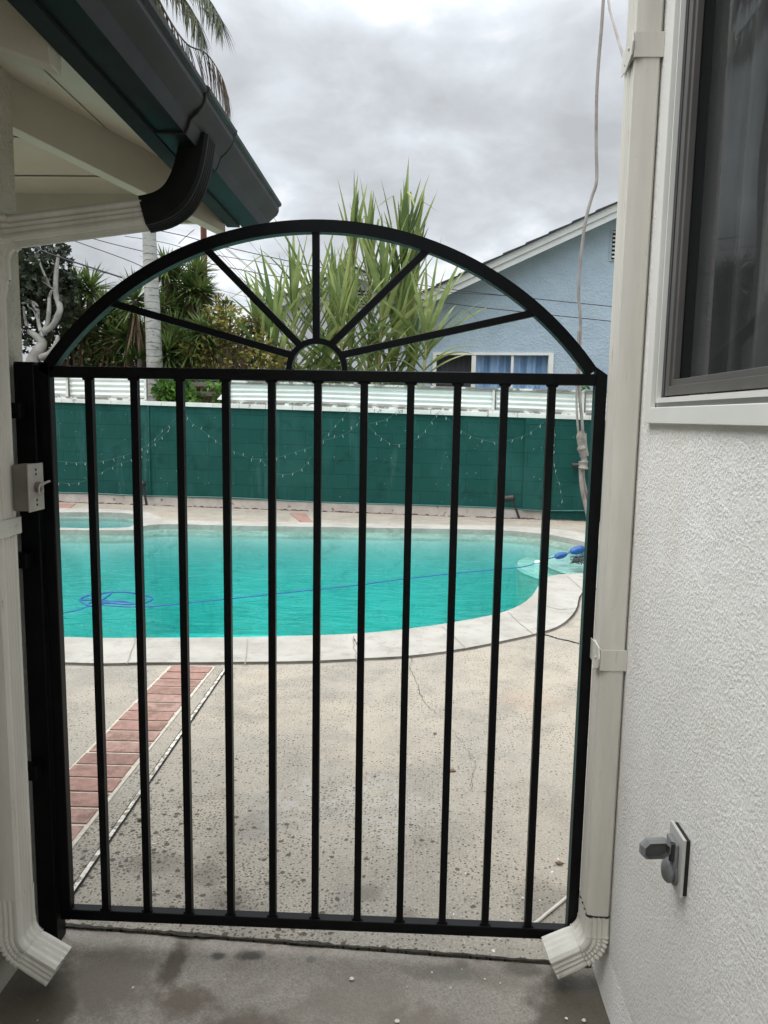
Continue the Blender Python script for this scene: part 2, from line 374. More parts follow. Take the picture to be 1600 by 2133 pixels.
def plaster():
    m, nt, p = new_mat('pool_plaster'); q = NT(nt)
    a = q.mix(q.step(q.noise(1.2, 6, .65, .6), .35, .68), (.52, .66, .64), (.40, .56, .54))
    a = q.mix(q.math('MULTIPLY', q.step(q.noise(4, 8, .8, 1.2), .50, .66), .6), a, (.26, .42, .40))
    q.L(a, p.inputs['Base Color']); p.inputs['Roughness'].default_value = .9; return m
M['plaster'] = plaster()
def tileband():
    m, nt, p = new_mat('scummy_waterline_tile'); q = NT(nt)
    a = q.mix(q.step(q.noise(3, 6, .7, .4, stretch=(1, 1, 4)), .35, .62), (.40, .50, .44), (.27, .34, .29))
    a = q.mix(q.step(q.noise(16, 6, .7, .4, stretch=(1, 1, 2)), .55, .64), a, (.48, .5, .44))
    q.L(a, p.inputs['Base Color']); p.inputs['Roughness'].default_value = .5; q.L(q.bump(q.noise(40, 4), .5, .006), p.inputs['Normal']); return m
M['tile'] = tileband()
def water():
    m = bpy.data.materials.new('pool_water'); m.use_nodes = True; nt = m.node_tree; nt.nodes.clear(); q = NT(nt)
    out = nt.nodes.new('ShaderNodeOutputMaterial')
    h = q.math('ADD', q.noise(2.6, 3, .5, .8, stretch=(1, 1.8, 1)), q.math('MULTIPLY', q.noise(9, 3, .5, .5, stretch=(1, 2, 1)), .35))
    bn = q.bump(h, .28, .05)
    fr = nt.nodes.new('ShaderNodeFresnel'); fr.inputs[0].default_value = 1.38; q.L(bn, fr.inputs['Normal'])
    gl = nt.nodes.new('ShaderNodeBsdfGlossy'); gl.inputs['Roughness'].default_value = .03; q.L(bn, gl.inputs['Normal'])
    tr = nt.nodes.new('ShaderNodeBsdfTransparent'); tr.inputs[0].default_value = (.97, 1, 1, 1)
    mx = nt.nodes.new('ShaderNodeMixShader'); geo = nt.nodes.new('ShaderNodeNewGeometry')
    f = q.math('MULTIPLY', fr.outputs[0], q.math('SUBTRACT', 1, geo.outputs['Backfacing']))
    q.L(f, mx.inputs[0]); q.L(tr.outputs[0], mx.inputs[1]); q.L(gl.outputs[0], mx.inputs[2]); q.L(mx.outputs[0], out.inputs['Surface'])
    va = nt.nodes.new('ShaderNodeVolumeAbsorption'); va.inputs['Color'].default_value = (.21, .94, .915, 1); va.inputs['Density'].default_value = .60
    q.L(va.outputs[0], out.inputs['Volume']); return m
M['water'] = water()
M['water_spa'] = M['water']
def blockwall():
    m, nt, p = new_mat('green_painted_block'); q = NT(nt)
    b = nt.nodes.new('ShaderNodeTexBrick'); q.L(q.tc.outputs['UV'], b.inputs['Vector']); b.offset = .5; b.squash = 1
    b.inputs['Scale'].default_value = 1; b.inputs['Brick Width'].default_value = 2.0; b.inputs['Row Height'].default_value = 1.0
    b.inputs['Mortar Size'].default_value = .014; b.inputs['Mortar Smooth'].default_value = .4; b.inputs['Bias'].default_value = 0
    b.inputs['Color1'].default_value = (.007, .062, .053, 1); b.inputs['Color2'].default_value = (.0085, .070, .060, 1); b.inputs['Mortar'].default_value = (.005, .045, .039, 1)
    col = b.outputs['Color']
    col = q.mix(q.math('MULTIPLY', q.step(q.noise(1.3, 6, .65, .5, stretch=(1, 1, .7)), .46, .66), .65), col, (.018, .092, .080))
    col = q.mix(q.math('MULTIPLY', q.step(q.noise(5, 6, .7, .3, stretch=(1, 1, .10)), .55, .68), .42), col, (.05, .135, .12))
    col = q.mix(q.math('MULTIPLY', q.step(q.voro(11), .09, .03), q.step(q.noise(3, 2), .46, .52)), col, (.30, .40, .37))
    col = q.mix(q.math('MULTIPLY', q.step(q.noise(2.2, 7, .75, 1.0, stretch=(1, 1, 1.6)), .54, .66), .5), col, (.004, .036, .033))
    q.L(col, p.inputs['Base Color']); p.inputs['Roughness'].default_value = .8; p.inputs['Specular IOR Level'].default_value = .2
    h = q.math('SUBTRACT', 1, b.outputs['Fac']); h2 = q.bump(q.noise(40, 5, .7), .35, .004)
    q.L(q.bump(h, .8, .008, h2), p.inputs['Normal']); return m
M['block'] = blockwall()
M['corr'] = simple('white_corrugated_plastic', (.80, .82, .79), (.72, .74, .70), .45, 2.2, dirt=(.62, .64, .56), dscale=4, dthr=(.58, .75))
M['weather_wood'] = simple('weathered_grey_wood', (.17, .145, .12), (.09, .075, .06), .95, 20, bump=.6, bscale=60, stretch=(1, 1, 5))
M['rust_wood'] = simple('red_brown_pole_wood', (.15, .055, .032), (.085, .032, .02), .9, 6, bump=.5, bscale=30, stretch=(4, 4, .4))
def leafmat(name, c1, c2, c3=None, scale=1.5, trans=.35, rough=.5, thr=(.35, .65), f3=(.6, .7)):
    m, nt, p = new_mat(name); q = NT(nt); col = q.mix(q.step(q.noise(scale, 3, .6), *thr), c1, c2)
    if c3: col = q.mix(q.step(q.noise(scale*2.3, 4, .7), *f3), col, c3)
    q.L(col, p.inputs['Base Color']); p.inputs['Roughness'].default_value = rough; p.inputs['Specular IOR Level'].default_value = .35
    tl = nt.nodes.new('ShaderNodeBsdfTranslucent'); q.L(col, tl.inputs[0]); mx = nt.nodes.new('ShaderNodeMixShader'); mx.inputs[0].default_value = trans
    q.L(p.outputs[0], mx.inputs[1]); q.L(tl.outputs[0], mx.inputs[2]); q.L(mx.outputs[0], nt.nodes['Material Output'].inputs[0]); return m
M['cane_leaf'] = leafmat('cane_leaf_green', (.23, .30, .10), (.38, .43, .17), (.54, .52, .27), 2.2, .4)
M['cane_leaf_dark'] = leafmat('cane_leaf_deep', (.11, .18, .055), (.20, .27, .09), (.42, .30, .15), 2.2, .35, f3=(.66, .74))
M['cane_stalk'] = simple('cane_stalk', (.40, .32, .16), (.30, .28, .11), .6, 6, dirt=(.30, .12, .07), dscale=8, dthr=(.6, .7), stretch=(1, 1, 3))
M['yucca_leaf'] = leafmat('yucca_leaf', (.065, .11, .03), (.16, .21, .065), (.36, .32, .12), 3.0, .2, f3=(.60, .72))
M['yucca_dead'] = leafmat('dead_yucca_leaf', (.20, .135, .07), (.12, .08, .045), None, 3, .15)
M['fig_leaf'] = leafmat('fig_leaf', (.016, .022, .011), (.034, .045, .02), (.08, .09, .03), 4, .15, f3=(.7, .76))
M['fig_bark'] = simple('pale_fig_bark', (.36, .34, .31), (.24, .22, .20), .8, 6, dirt=(.16, .13, .11), dscale=9, dthr=(.62, .7), bump=.5, bscale=20, bdist=.01)
M['bush_yellow'] = leafmat('yellow_green_leaf', (.22, .24, .05), (.33, .26, .07), (.40, .24, .10), 2.5, .35)
M['bush_dark'] = leafmat('dark_bush_leaf', (.030, .055, .015), (.07, .095, .022), (.14, .13, .04), 2, .25)
M['vine'] = leafmat('vine_leaf', (.06, .15, .02), (.11, .24, .035), (.03, .07, .015), 5, .3)
M['twig'] = simple('brown_twig', (.13, .09, .055), (.09, .06, .04), .9)
M['palm_leaf'] = leafmat('palm_leaflet_green', (.035, .045, .016), (.07, .08, .028), (.13, .11, .045), 2, .15)  # leaf colour darkened so the crown reads as backlit
M['palm_dead'] = leafmat('palm_leaflet_dead', (.055, .042, .03), (.11, .085, .055), None, 3, .15)
def palmtrunk():
    m, nt, p = new_mat('ringed_palm_bark'); q = NT(nt); x, y, z = q.sep()
    w = q.math('ADD', z, q.math('MULTIPLY', q.noise(3, 3), .12)); fr = q.math('FRACT', q.math('MULTIPLY', w, 9.0))
    ring = q.math('MAXIMUM', q.step(fr, .16, .02), q.step(fr, .9, 1.0)); ring = q.math('MULTIPLY', ring, q.step(q.noise(7, 4, .7), .35, .6))
    col = q.mix(q.step(q.noise(5, 5, .7, stretch=(1, 1, 3)), .3, .7), (.40, .39, .37), (.28, .27, .255)); col = q.mix(q.math('MULTIPLY', ring, .85), col, (.10, .09, .08))
    q.L(col, p.inputs['Base Color']); p.inputs['Roughness'].default_value = .95; q.L(q.bump(ring, .5, .02), p.inputs['Normal']); return m
M['palm_trunk'] = palmtrunk()
M['wire'] = simple('black_cable', (.012, .012, .018), (.02, .02, .03), .6)
M['wire_far'] = simple('thin_grey_cable', (.12, .12, .14), (.16, .16, .18), .6)
M['cable_grey'] = simple('weathered_grey_cable', (.30, .27, .25), (.20, .17, .16), .7, 8, stretch=(1, 1, .5), dirt=(.12, .09, .08), dscale=12)
M['tape'] = simple('grey_tape_wrap', (.27, .25, .22), (.18, .165, .145), .8, 12, bump=.8, bscale=20, bdist=.02)
M['blue_plastic'] = simple('blue_pool_plastic', (.006, .085, .30), (.005, .06, .22), .35, 20)
M['white_plastic'] = simple('white_plastic', (.75, .75, .72), (.66, .66, .63), .4)
M['grey_cover'] = simple('grey_weather_cover', (.20, .205, .205), (.15, .155, .155), .42, 14, rvar=.15)
M['plate'] = simple('painted_cover_plate', (.52, .52, .50), (.44, .44, .42), .55, 10)
M['lock_face'] = simple('brushed_plate', (.48, .435, .39), (.39, .355, .315), .45, 30, metal=.3)
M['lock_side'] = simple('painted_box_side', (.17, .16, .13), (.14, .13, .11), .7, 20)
M['bulb'] = simple('clear_bulb', (.36, .45, .41), (.30, .40, .36), .3)
M['pole_black'] = simple('black_plastic', (.018, .017, .017), (.03, .028, .027), .5)
M['shingle'] = simple('dark_shingles', (.05, .05, .055), (.03, .03, .033), .95, 12, bump=.5, bscale=30, bdist=.01)
M['fascia_white'] = simple('white_fascia_paint', (.60, .62, .60), (.54, .56, .54), .6, 3)
M['terracotta'] = simple('terracotta_tile', (.36, .13, .07), (.28, .10, .06), .8, 8)
M['cream_wall'] = simple('cream_plaster', (.55, .50, .38), (.45, .4, .3), .9, 3)
def glass(name, refl=1.0, tint=(.5, .5, .5), ior=1.5):
    m = bpy.data.materials.new(name); m.use_nodes = True; nt = m.node_tree; nt.nodes.clear(); q = NT(nt)
    out = nt.nodes.new('ShaderNodeOutputMaterial'); fr = nt.nodes.new('ShaderNodeFresnel'); fr.inputs[0].default_value = ior
    geo = nt.nodes.new('ShaderNodeNewGeometry'); bf = geo.outputs['Backfacing']
    f = q.math('ADD', q.math('MULTIPLY', fr.outputs[0], q.math('SUBTRACT', 1, bf)), q.math('MULTIPLY', bf, .06))
    gl = nt.nodes.new('ShaderNodeBsdfGlossy'); gl.inputs['Roughness'].default_value = .015; gl.inputs['Color'].default_value = (refl, refl, refl, 1)
    q.L(q.bump(q.noise(1.6, 2), .12, .02), gl.inputs['Normal'])
    tr = nt.nodes.new('ShaderNodeBsdfTransparent'); tr.inputs[0].default_value = (*tint, 1); mx = nt.nodes.new('ShaderNodeMixShader')
    q.L(f, mx.inputs[0]); q.L(tr.outputs[0], mx.inputs[1]); q.L(gl.outputs[0], mx.inputs[2]); q.L(mx.outputs[0], out.inputs[0]); return m
M['glass'] = glass('window_glass', .9, (.95, .96, .96), 1.45)
def mesh_screen():
    m = bpy.data.materials.new('insect_screen'); m.use_nodes = True; nt = m.node_tree; nt.nodes.clear(); q = NT(nt)
    out = nt.nodes.new('ShaderNodeOutputMaterial'); d = nt.nodes.new('ShaderNodeBsdfDiffuse'); d.inputs[0].default_value = (.03, .032, .033, 1)
    tr = nt.nodes.new('ShaderNodeBsdfTransparent'); mx = nt.nodes.new('ShaderNodeMixShader')
    q.L(q.math('ADD', .27, q.math('MULTIPLY', q.noise(5, 3), .12)), mx.inputs[0]); q.L(tr.outputs[0], mx.inputs[1]); q.L(d.outputs[0], mx.inputs[2]); q.L(mx.outputs[0], out.inputs[0]); return m
M['screen'] = mesh_screen()
M['curtain'] = simple('fold_shaded_grey_curtain', (.20, .21, .205), (.055, .06, .058), .9, 38, stretch=(.2, 1, .03))  # dark stripes paint the shade between the folds into the cloth colour
M['curtain_blue'] = simple('blue_curtain', (.36, .54, .76), (.20, .34, .56), .8, 3, stretch=(5, 1, .4))
M['dark_room'] = simple('dark_interior', (.035, .035, .035), (.02, .02, .02), .95)
M['chip'] = simple('paint_flake', (.72, .70, .64), (.6, .58, .5), .8)
M['dry_leaf'] = simple('dry_leaf', (.12, .07, .04), (.2, .13, .07), .9)

# ------------------------------------------------------------------ the pool outline (metres)
P_IN = [(-2.217,4.569),(-1.695,4.597),(-1.148,4.658),(-.627,4.749),(-.284,4.837),(.005,4.966),(.311,5.152),(.644,5.404),(.86,5.679),(1.02,6.03),(1.136,6.40),(1.285,6.78),(1.45,6.93),(1.68,6.99),
        (2.0,7.06),(2.28,7.35),(2.42,7.85),(2.32,8.4),(2.09,8.85),(1.84,9.27),(1.50,9.52),(1.10,9.65),(.3,9.64),(-.96,9.58),(-2.33,9.52),(-3.15,9.52),(-3.40,9.32),(-3.42,8.97),(-4.3,8.84),(-5.1,8.5),(-5.5,7.6),(-5.4,6.3),(-4.8,5.3),(-3.6,4.7)]
P_OUT = [(-1.983,4.074),(-1.521,4.114),(-1.028,4.165),(-.585,4.221),(-.25,4.303),(.038,4.383),(.308,4.519),(.566,4.691),(.884,4.936),(1.091,5.166),(1.282,5.578),(1.451,6.137),(1.62,6.36),
         (2.2,6.5),(2.7,6.95),(2.9,7.8),(2.75,8.7),(2.45,9.3),(2.05,9.75),(1.6,10.0),(1.1,10.08),(.3,10.04),(-.96,9.98),(-2.4,9.92),(-3.25,9.95),(-3.62,10.35),(-4.0,10.8),(-5.0,10.9),(-6.1,10.6),(-6.3,8.5),(-6.1,6.0),(-5.3,4.8),(-3.8,4.15)]
SPA = [(-3.56,9.40),(-3.70,9.95),(-4.02,10.45),(-4.6,10.50),(-5.3,10.3),(-5.7,9.8),(-5.5,9.28),(-4.32,9.02),(-3.62,9.14)]
def closed_cr(pts, k=4):
    n = len(pts); out = []
    for i in range(n):
        p0, p1, p2, p3 = [Vector(pts[(i+d) % n]) for d in (-1, 0, 1, 2)]
        for j in range(k):
            t = j/k; out.append(.5*((2*p1)+(-p0+p2)*t+(2*p0-5*p1+4*p2-p3)*t*t+(-p0+3*p1-3*p2+p3)*t**3))
    return out
PI_, PO_, SP_ = closed_cr(P_IN, 4), closed_cr(P_OUT, 4), closed_cr(SPA, 3)
def sheet(mb, z, outer, holes=(), mi=0):
    polys = [[Vector((p[0], p[1], 0)) for p in outer]] + [[Vector((p[0], p[1], 0)) for p in h] for h in holes]
    flat = [v for pl in polys for v in pl]; tris = tessellate_polygon(polys)
    fs = []
    for t in tris:
        a, b, c = [flat[i] for i in t]
        fs.append(tuple(t) if (b-a).cross(c-a).z > 0 else tuple(reversed(t)))
    mb.add([(v.x, v.y, z) for v in flat], fs, mi)
def skirt(mb, outline, z0, z1, mi=0, flip=False):
    n = len(outline); b = len(mb.v)
    for p in outline: mb.v.append(Vector((p[0], p[1], z0))); mb.v.append(Vector((p[0], p[1], z1)))
    for i in range(n):
        j = (i+1) % n; f = (b+2*i, b+2*j, b+2*j+1, b+2*i+1)
        mb.f.append(tuple(reversed(f)) if flip else f); mb.m.append(mi)
JL, JR = Vector((-1.3, 1.937)), Vector((.9, 1.833))   # joint between the walkway slab and the deck
def jy(x): return JL.y + (x-JL.x)*(JR.y-JL.y)/(JR.x-JL.x)
# ground sheet to the horizon
g = MB(); sheet(g, -.06, [(-300,-300),(300,-300),(300,400),(-300,400)], [PO_]); tag(g.build('ground', M['ground']), kind='structure')
# deck with the hole for pool and coping
WB = .14   # soil gap in front of the wall
g = MB(); sheet(g, 0.0, [(-9, jy(-9)), (-1.3, jy(-1.3)), (.9, jy(.9)), (6, jy(6)), (6, wy(6)-WB), (-9, wy(-9)-WB)], [PO_])
skirt(g, [(-9, jy(-9)), (6, jy(6))], -.06, 0)
patio = tag(g.build('pool_deck', M['patio']), kind='structure')
g = MB(); g.hexa([(-6,-8,-.06),(6,-8,-.06),(6,jy(6)-.010,-.06),(-6,jy(-6)-.010,-.06),(-6,-8,-.004),(6,-8,-.004),(6,jy(6)-.010,-.004),(-6,jy(-6)-.010,-.004)])
tag(g.build('walkway', M['walk']), kind='structure')
# cracked, dirty joint between them
pts = []
x = -1.0
while x < .52:
    pts.append((x, jy(x)-.004 + random.uniform(-.0025, .0025))); x += .016
ws = [.0065 + .020*max(0, noise.noise(Vector((p[0]*6, 3, 0))))*(1 if p[0] < -.3 else .6) + random.uniform(-.0015, .0025) for p in pts]
g = MB(); g.ribbon(pts, ws, .0035, .3); tag(g.build('dirt_joint', simple('damp_grit', (.05, .042, .032), (.022, .019, .015), .95, 60, bump=.8, bscale=150)), kind='structure')
g = MB(); sheet(g, -.03, [(-9, wy(-9)-WB-.02), (6, wy(6)-WB-.02), (6, wy(6)+.05), (-9, wy(-9)+.05)])
rr = random.Random(4)
for i in range(420):   # clods along the wall foot
    xx = rr.uniform(-6.2, 2.8); yy = wy(xx)-rr.uniform(.03, WB+.01); r_ = rr.uniform(.012, .035)
    g.ball((xx, yy, -.015), r_*1.5, r_, r_*.8, mi=0, seg=6, rings=4, jit=.25)
tag(g.build('soil_strip', M['soil']), kind='structure')

# coping ring
g = MB(); sheet(g, .012, PO_, [PI_, SP_]); skirt(g, PO_, -.05, .012); skirt(g, PI_, -.055, .012, flip=True); skirt(g, SP_, -.055, .012, flip=True)
sheet(g, -.055, PO_, [PI_, SP_])
tag(g.build('pool_coping', M['coping']), kind='structure')
g = MB(); g.ribbon([p for p in PO_][:60], .012, .0135, .35); tag(g.build('coping_joint', M['dark_gap']), kind='structure')
def ground_px(pts, z=0): return [on_z(a, b, z) for a, b in pts]
g = MB()
for a in ([(282,1329),(264,1384)], [(738,1325),(737,1350),(745,1378)], [(921,1305),(950,1330),(970,1352)], [(1058,1275),(1085,1300),(1112,1322)], [(1180,1200),(1215,1230)], [(515,1331),(510,1384)], [(1120,1258),(1165,1270),(1200,1268)]):
    pp = ground_px(a, .012); q_ = [p.lerp(pp[i+1], t/5) + Vector((random.uniform(-.006, .006), random.uniform(-.006, .006), 0)) for i, p in enumerate(pp[:-1]) for t in range(5)] + [pp[-1]]
    g.ribbon(q_, .006, .0150, .5)
tag(g.build('coping_crack', simple('faint_crack', (.27, .24, .20), (.2, .18, .15), .95)), kind='structure')
def jag(px, w, z, amp=.012, n=7):
    pp = ground_px(px, 0); out = []
    for i in range(len(pp)-1):
        for t in range(n):
            out.append(pp[i].lerp(pp[i+1], t/n) + Vector((random.uniform(-amp, amp), random.uniform(-amp, amp), 0)))
    out.append(pp[-1]); return out
g = MB()
g.ribbon(jag([(855,1372),(857,1398),(870,1425),(880,1455),(895,1475),(912,1488)], 0, 0, .010), .0022, .004, .7)
g.ribbon(jag([(942,1520),(960,1545),(980,1575),(990,1590),(985,1625),(982,1650)], 0, 0, .008), .0013, .004, .7)
g.ribbon(jag([(1133,1322),(1160,1330),(1206,1341)], 0, 0, .006), .016, .004, .5)
g.ribbon(jag([(745,1348),(737,1335)], 0, 0, .006), .006, .0155, .5)
tag(g.build('deck_crack', M['dark_gap']), kind='structure')

# brick band in the deck, running from the coping to the gate
bx0, bx1 = -1.355, -1.115
g = MB(); g.hexa([(bx0-.012,1.96,-.05),(bx1+.012,1.96,-.05),(bx1+.012,4.112,-.05),(bx0-.012,4.095,-.05),(bx0-.012,1.96,.004),(bx1+.012,1.96,.004),(bx1+.012,4.112,.004),(bx0-.012,4.095,.004)], 1)
y = 1.975; k = 0
rb = random.Random(3)
while y < 4.08:
    y2 = min(y+.101, 4.088); dz = rb.uniform(-.0015, .0015); dx = rb.uniform(-.004, .004)
    sl = .004
    g.hexa([(bx0+dx,y,-.01),(bx1+dx,y+sl,-.01),(bx1+dx,y2+sl,-.01),(bx0+dx,y2,-.01),(bx0+dx+.003,y+.003,.0085+dz),(bx1+dx-.003,y+.003+sl,.0085+dz),(bx1+dx-.003,y2-.003+sl,.0085+dz),(bx0+dx+.003,y2-.003,.0085+dz)], rb.choice((0, 0, 2, 3)))
    y += .112
BR = dict(rough=.95, scale=40, bump=.9, bscale=90, bdist=.004, dirt=(.17, .11, .085), dscale=11, dthr=(.46, .64), spec=.2)
tag(g.build('brick_band', [M['brick'], M['mortar'], simple('brown_red_brick', (.28, .17, .14), (.21, .13, .105), **BR), simple('faded_red_brick', (.36, .235, .20), (.28, .175, .145), **BR)]), kind='structure')
g = MB(); g.hexa([(-1.87,9.96,-.02),(-1.62,9.97,-.02),(-1.85,wy(-1.45)-.15,-.02),(-2.1,wy(-2)-.15,-.02),(-1.87+.35,9.96,.008),(-1.62+.4,9.97,.008),(-1.50,wy(-1.5)-.15,.008),(-1.83,wy(-1.8)-.15,.008)])
g2 = MB()
def far_brick(pa, pb, pc, pd, nm):
    P = [on_z(a, b, .007) for a, b in (pa, pb, pc, pd)]; m = MB(); m.add(P, [(0, 1, 2, 3)]); 
    m.add([p-Vector((0, 0, .01)) for p in P], [(3, 2, 1, 0)]); m.add([], []); b0 = 0
    for i in range(4):
        j = (i+1) % 4; m.f.append((i, 4+i, 4+j, j)); m.m.append(0)
    return tag(m.build(nm, M['brick']), kind='structure')
far_brick((629,1089), (653,1089), (637,1069), (603,1069), 'brick_band')
far_brick((60,1066), (134,1066), (158,1049), (60,1047), 'brick_band')
# chipped white joint strip with its dark edges
g = MB()
sp = [(-1.035+(y_-4.06)*(-.018), y_) for y_ in [1.98+i*.035 for i in range(61)]]
g.ribbon(sp, [.026+random.uniform(-.001, .001) for _ in sp], .004, .03)
g.ribbon(sp, [.0145+random.uniform(-.0012, .0012) for _ in sp], .008, .05, mi=1)
tag(g.build('joint_strip', [M['dark_gap'], M['strip']]), kind='structure')
g = MB(); g.ribbon([(-6.2+i*.1, 0) for i in range(2)], .01, -5); 

# pool basin, water, steps
g = MB(); skirt(g, PI_, -.155, -.055, 1, True); skirt(g, PI_, -1.45, -.155, 0, True); sheet(g, -1.45, PI_)
skirt(g, SP_, -.12, -.055, 1, True); skirt(g, SP_, -.8, -.12, 0, True); sheet(g, -.8, SP_)
def disc(c, r, z0, z1, a0=0, a1=360, n=40):
    out = [(c[0]+r*math.cos(R(a0+(a1-a0)*i/n)), c[1]+r*math.sin(R(a0+(a1-a0)*i/n))) for i in range(n)]
    sheet(g, z1, out, mi=2); skirt(g, out, z0, z1, 2); skirt(g, [(c[0]+(r+.012)*math.cos(R(a0+(a1-a0)*i/n)), c[1]+(r+.012)*math.sin(R(a0+(a1-a0)*i/n))) for i in range(n)], z1-.03, z1+.002, 3)
_mi = 2; disc((2.40,8.90), 1.08, -1.45, -.31); disc((2.45,8.62), .83, -1.45, -.21)
tag(g.build('pool_basin', [M['plaster'], M['tile'], simple('stained_step_plaster', (.36, .46, .40), (.29, .38, .33), .9, 5), simple('pale_step_edge', (.80, .84, .78), (.7, .76, .70), .8, 8)]), kind='structure')
def inset(pts, d):
    n = len(pts); out = []
    for i in range(n):
        a, b, c = Vector(pts[i-1][:2]), Vector(pts[i][:2]), Vector(pts[(i+1) % n][:2]); t = (c-a).normalized(); out.append(b + Vector((-t.y, t.x))*d)
    return out
def area(p): return sum(p[i][0]*p[(i+1) % len(p)][1]-p[(i+1) % len(p)][0]*p[i][1] for i in range(len(p)))/2
def water_body(outline, zt, zb, name):
    s = .004 if area(outline) > 0 else -.004; o = inset(outline, s); m = MB(); sheet(m, zt, o)
    k = len(m.v); fs = list(m.f); m.v += [Vector((v.x, v.y, zb)) for v in m.v[:k]]
    for f in fs: m.f.append(tuple(reversed([k+i for i in f]))); m.m.append(0)
    n = len(o)
    for i in range(n):
        j = (i+1) % n
        f = (k+i, k+j, j, i) if area(outline) > 0 else (i, j, k+j, k+i); m.f.append(f); m.m.append(0)
    return tag(m.build(name, M['water']), kind='structure')
water_body(PI_, -.12, -1.44, 'pool_water'); water_body(SP_, -.075, -.79, 'spa_water')

# ------------------------------------------------------------------ the gate (front faces at y = 1.85)
GY0, GY1 = 1.85, 1.878
gate = thing('arched_gate', (-.23, 1.86, .06), 'black arched metal gate with vertical bars and sunburst fan top across the walkway', 'gate')
def gp(mb, name, label=None, bevel=.0025, smooth=False):
    o = mb.build(name, [M['black'], M['teal']], gate, bevel=bevel, smooth=smooth)
    if label: o['label'] = label
    return o
GX0, GX1 = -.934, .472
gp(MB().box((GX0,GY0,.066), (GX0+.029,GY1,1.571)), 'stile'); 
s2 = MB(); s2.add([(GX1-.027,GY0,.066),(GX1,GY0,.066),(GX1,GY1,.066),(GX1-.027,GY1,.066),(GX1-.027,GY0,1.578),(GX1,GY0,1.560),(GX1,GY1,1.560),(GX1-.027,GY1,1.578)],
       [(0,3,2,1),(4,5,6,7),(0,1,5,4),(1,2,6,5),(2,3,7,6)]); s2.add([(GX1-.0268,GY0+.001,.095),(GX1-.0275,GY0+.001,1.53),(GX1-.0275,GY1-.0005,1.53),(GX1-.0275,GY1-.0005,.095)], [(0,1,2,3)], 1)
s2.f.append((3,0,4,7)); s2.m.append(0)
gp(s2, 'stile', bevel=0)
gp(MB().box((GX0+.029,GY0,1.534), (GX1-.027,GY1,1.562)), 'top_rail')
gp(MB().box((GX0+.029,GY0,.067), (GX1-.027,GY1,.097)), 'bottom_rail')
for i in range(11):
    x = -.8095 + i*.1151
    mb_ = MB().box((x-.0092,GY0+.004,.097), (x+.0092,GY0+.0225,1.534))
    for zz in (.0985, 1.5325):
        for sx in (-.0105, .0105): mb_.ball((x+sx, GY0+.006, zz), .0045, .0045, .0045, seg=6, rings=4, jit=.2)
    gp(mb_, 'bar', bevel=0)
ACX, ACZ, AR = -.235, 1.067, .850
def arch_pt(th, r): return (ACX + r*math.sin(th), ACZ + r*math.cos(th))
def band(cx, cz, ro, ri, t0, t1, n, y0, y1):
    m = MB()
    for i in range(n+1):
        th = t0+(t1-t0)*i/n; s, c = math.sin(th), math.cos(th)
        m.v += [Vector((cx+ro*s,y0,cz+ro*c)), Vector((cx+ro*s,y1,cz+ro*c)), Vector((cx+ri*s,y1,cz+ri*c)), Vector((cx+ri*s,y0,cz+ri*c))]
    for i in range(n):
        a = 4*i; b = a+4
        for f, mi in (((a,b,b+1,a+1),0), ((a+1,b+1,b+2,a+2),0), ((a+2,b+2,b+3,a+3),1), ((a+3,b+3,b,a),0)): m.f.append(f); m.m.append(mi)
    m.f += [(0,1,2,3), (4*n+3,4*n+2,4*n+1,4*n)]; m.m += [0, 0]
    return m
t0 = -math.acos((1.560-ACZ)/AR); t1 = math.acos((1.574-ACZ)/AR)
a = band(ACX, ACZ, AR, AR-.029, t0-.01, t1+.0, 64, GY0, GY1); a.build; gp(a, 'arch', 'black arch rail with old teal paint on its underside', bevel=0, smooth=False)
hub = band(-.2365, 1.563, .076, .062, -math.pi/2, math.pi/2, 28, GY0+.003, GY0+.022); gp(hub, 'hub', bevel=0)
for px_o, px_i in (((240,640),(605,738)), ((432,524),(618,708)), ((658,480),(659,703)), ((888,526),(697,705)), ((1115,648),(714,738))):
    A = on_y(*px_o, 1.86); B = on_y(*px_i, 1.86)
    d = (A-Vector((ACX, A.y, ACZ))); A = Vector((ACX, A.y, ACZ)) + d.normalized()*(AR-.024); hb = Vector((-.2365, A.y, 1.563)); dd_ = Vector((A.x-hb.x, 0, A.z-hb.z)).normalized(); B = hb + Vector((B.x-hb.x, 0, B.z-hb.z)).normalized()*.070; A.y = B.y = GY0+.012
    gp(MB().bar(A, B, .0175, .0175), 'spoke', bevel=.0015)
post = thing('gate_post', (-.96, 1.86, 0), 'square black steel post bolted to the cream wall left of the gate', 'post')
MB().box((-.989,1.836,-.002), (-.937,1.888,1.567)).build('post_tube', M['black'], post, bevel=.003)
MB().box((-.988,1.837,1.5675), (-.938,1.887,1.5700)).build('post_cap', M['black'], post)
for z in (1.075, .512, 1.45):
    b = MB().box((-1.001,1.800,z-.019), (-.958,1.835,z+.019)); b.ball((-.975, 1.799, z), .006, .004, .006, seg=8, rings=5); b.build('wall_bracket', M['black'], post, bevel=.002)
lock = thing('lock_box', (-.94, 1.82, 1.26), 'small metal lock box with a thumb turn beside the left gate post', 'lock')
LXF = -.893
zt_, zb_ = on_x(45, 969, LXF).z, on_x(49, 1071, LXF).z
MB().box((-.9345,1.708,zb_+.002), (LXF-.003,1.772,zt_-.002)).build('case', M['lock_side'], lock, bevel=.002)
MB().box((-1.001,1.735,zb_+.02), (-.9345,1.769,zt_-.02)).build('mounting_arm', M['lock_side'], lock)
MB().box((LXF-.003,1.704,zb_), (LXF,1.776,zt_)).build('face_plate', M['lock_face'], lock, bevel=.0008)
zc_ = (zt_+zb_)/2
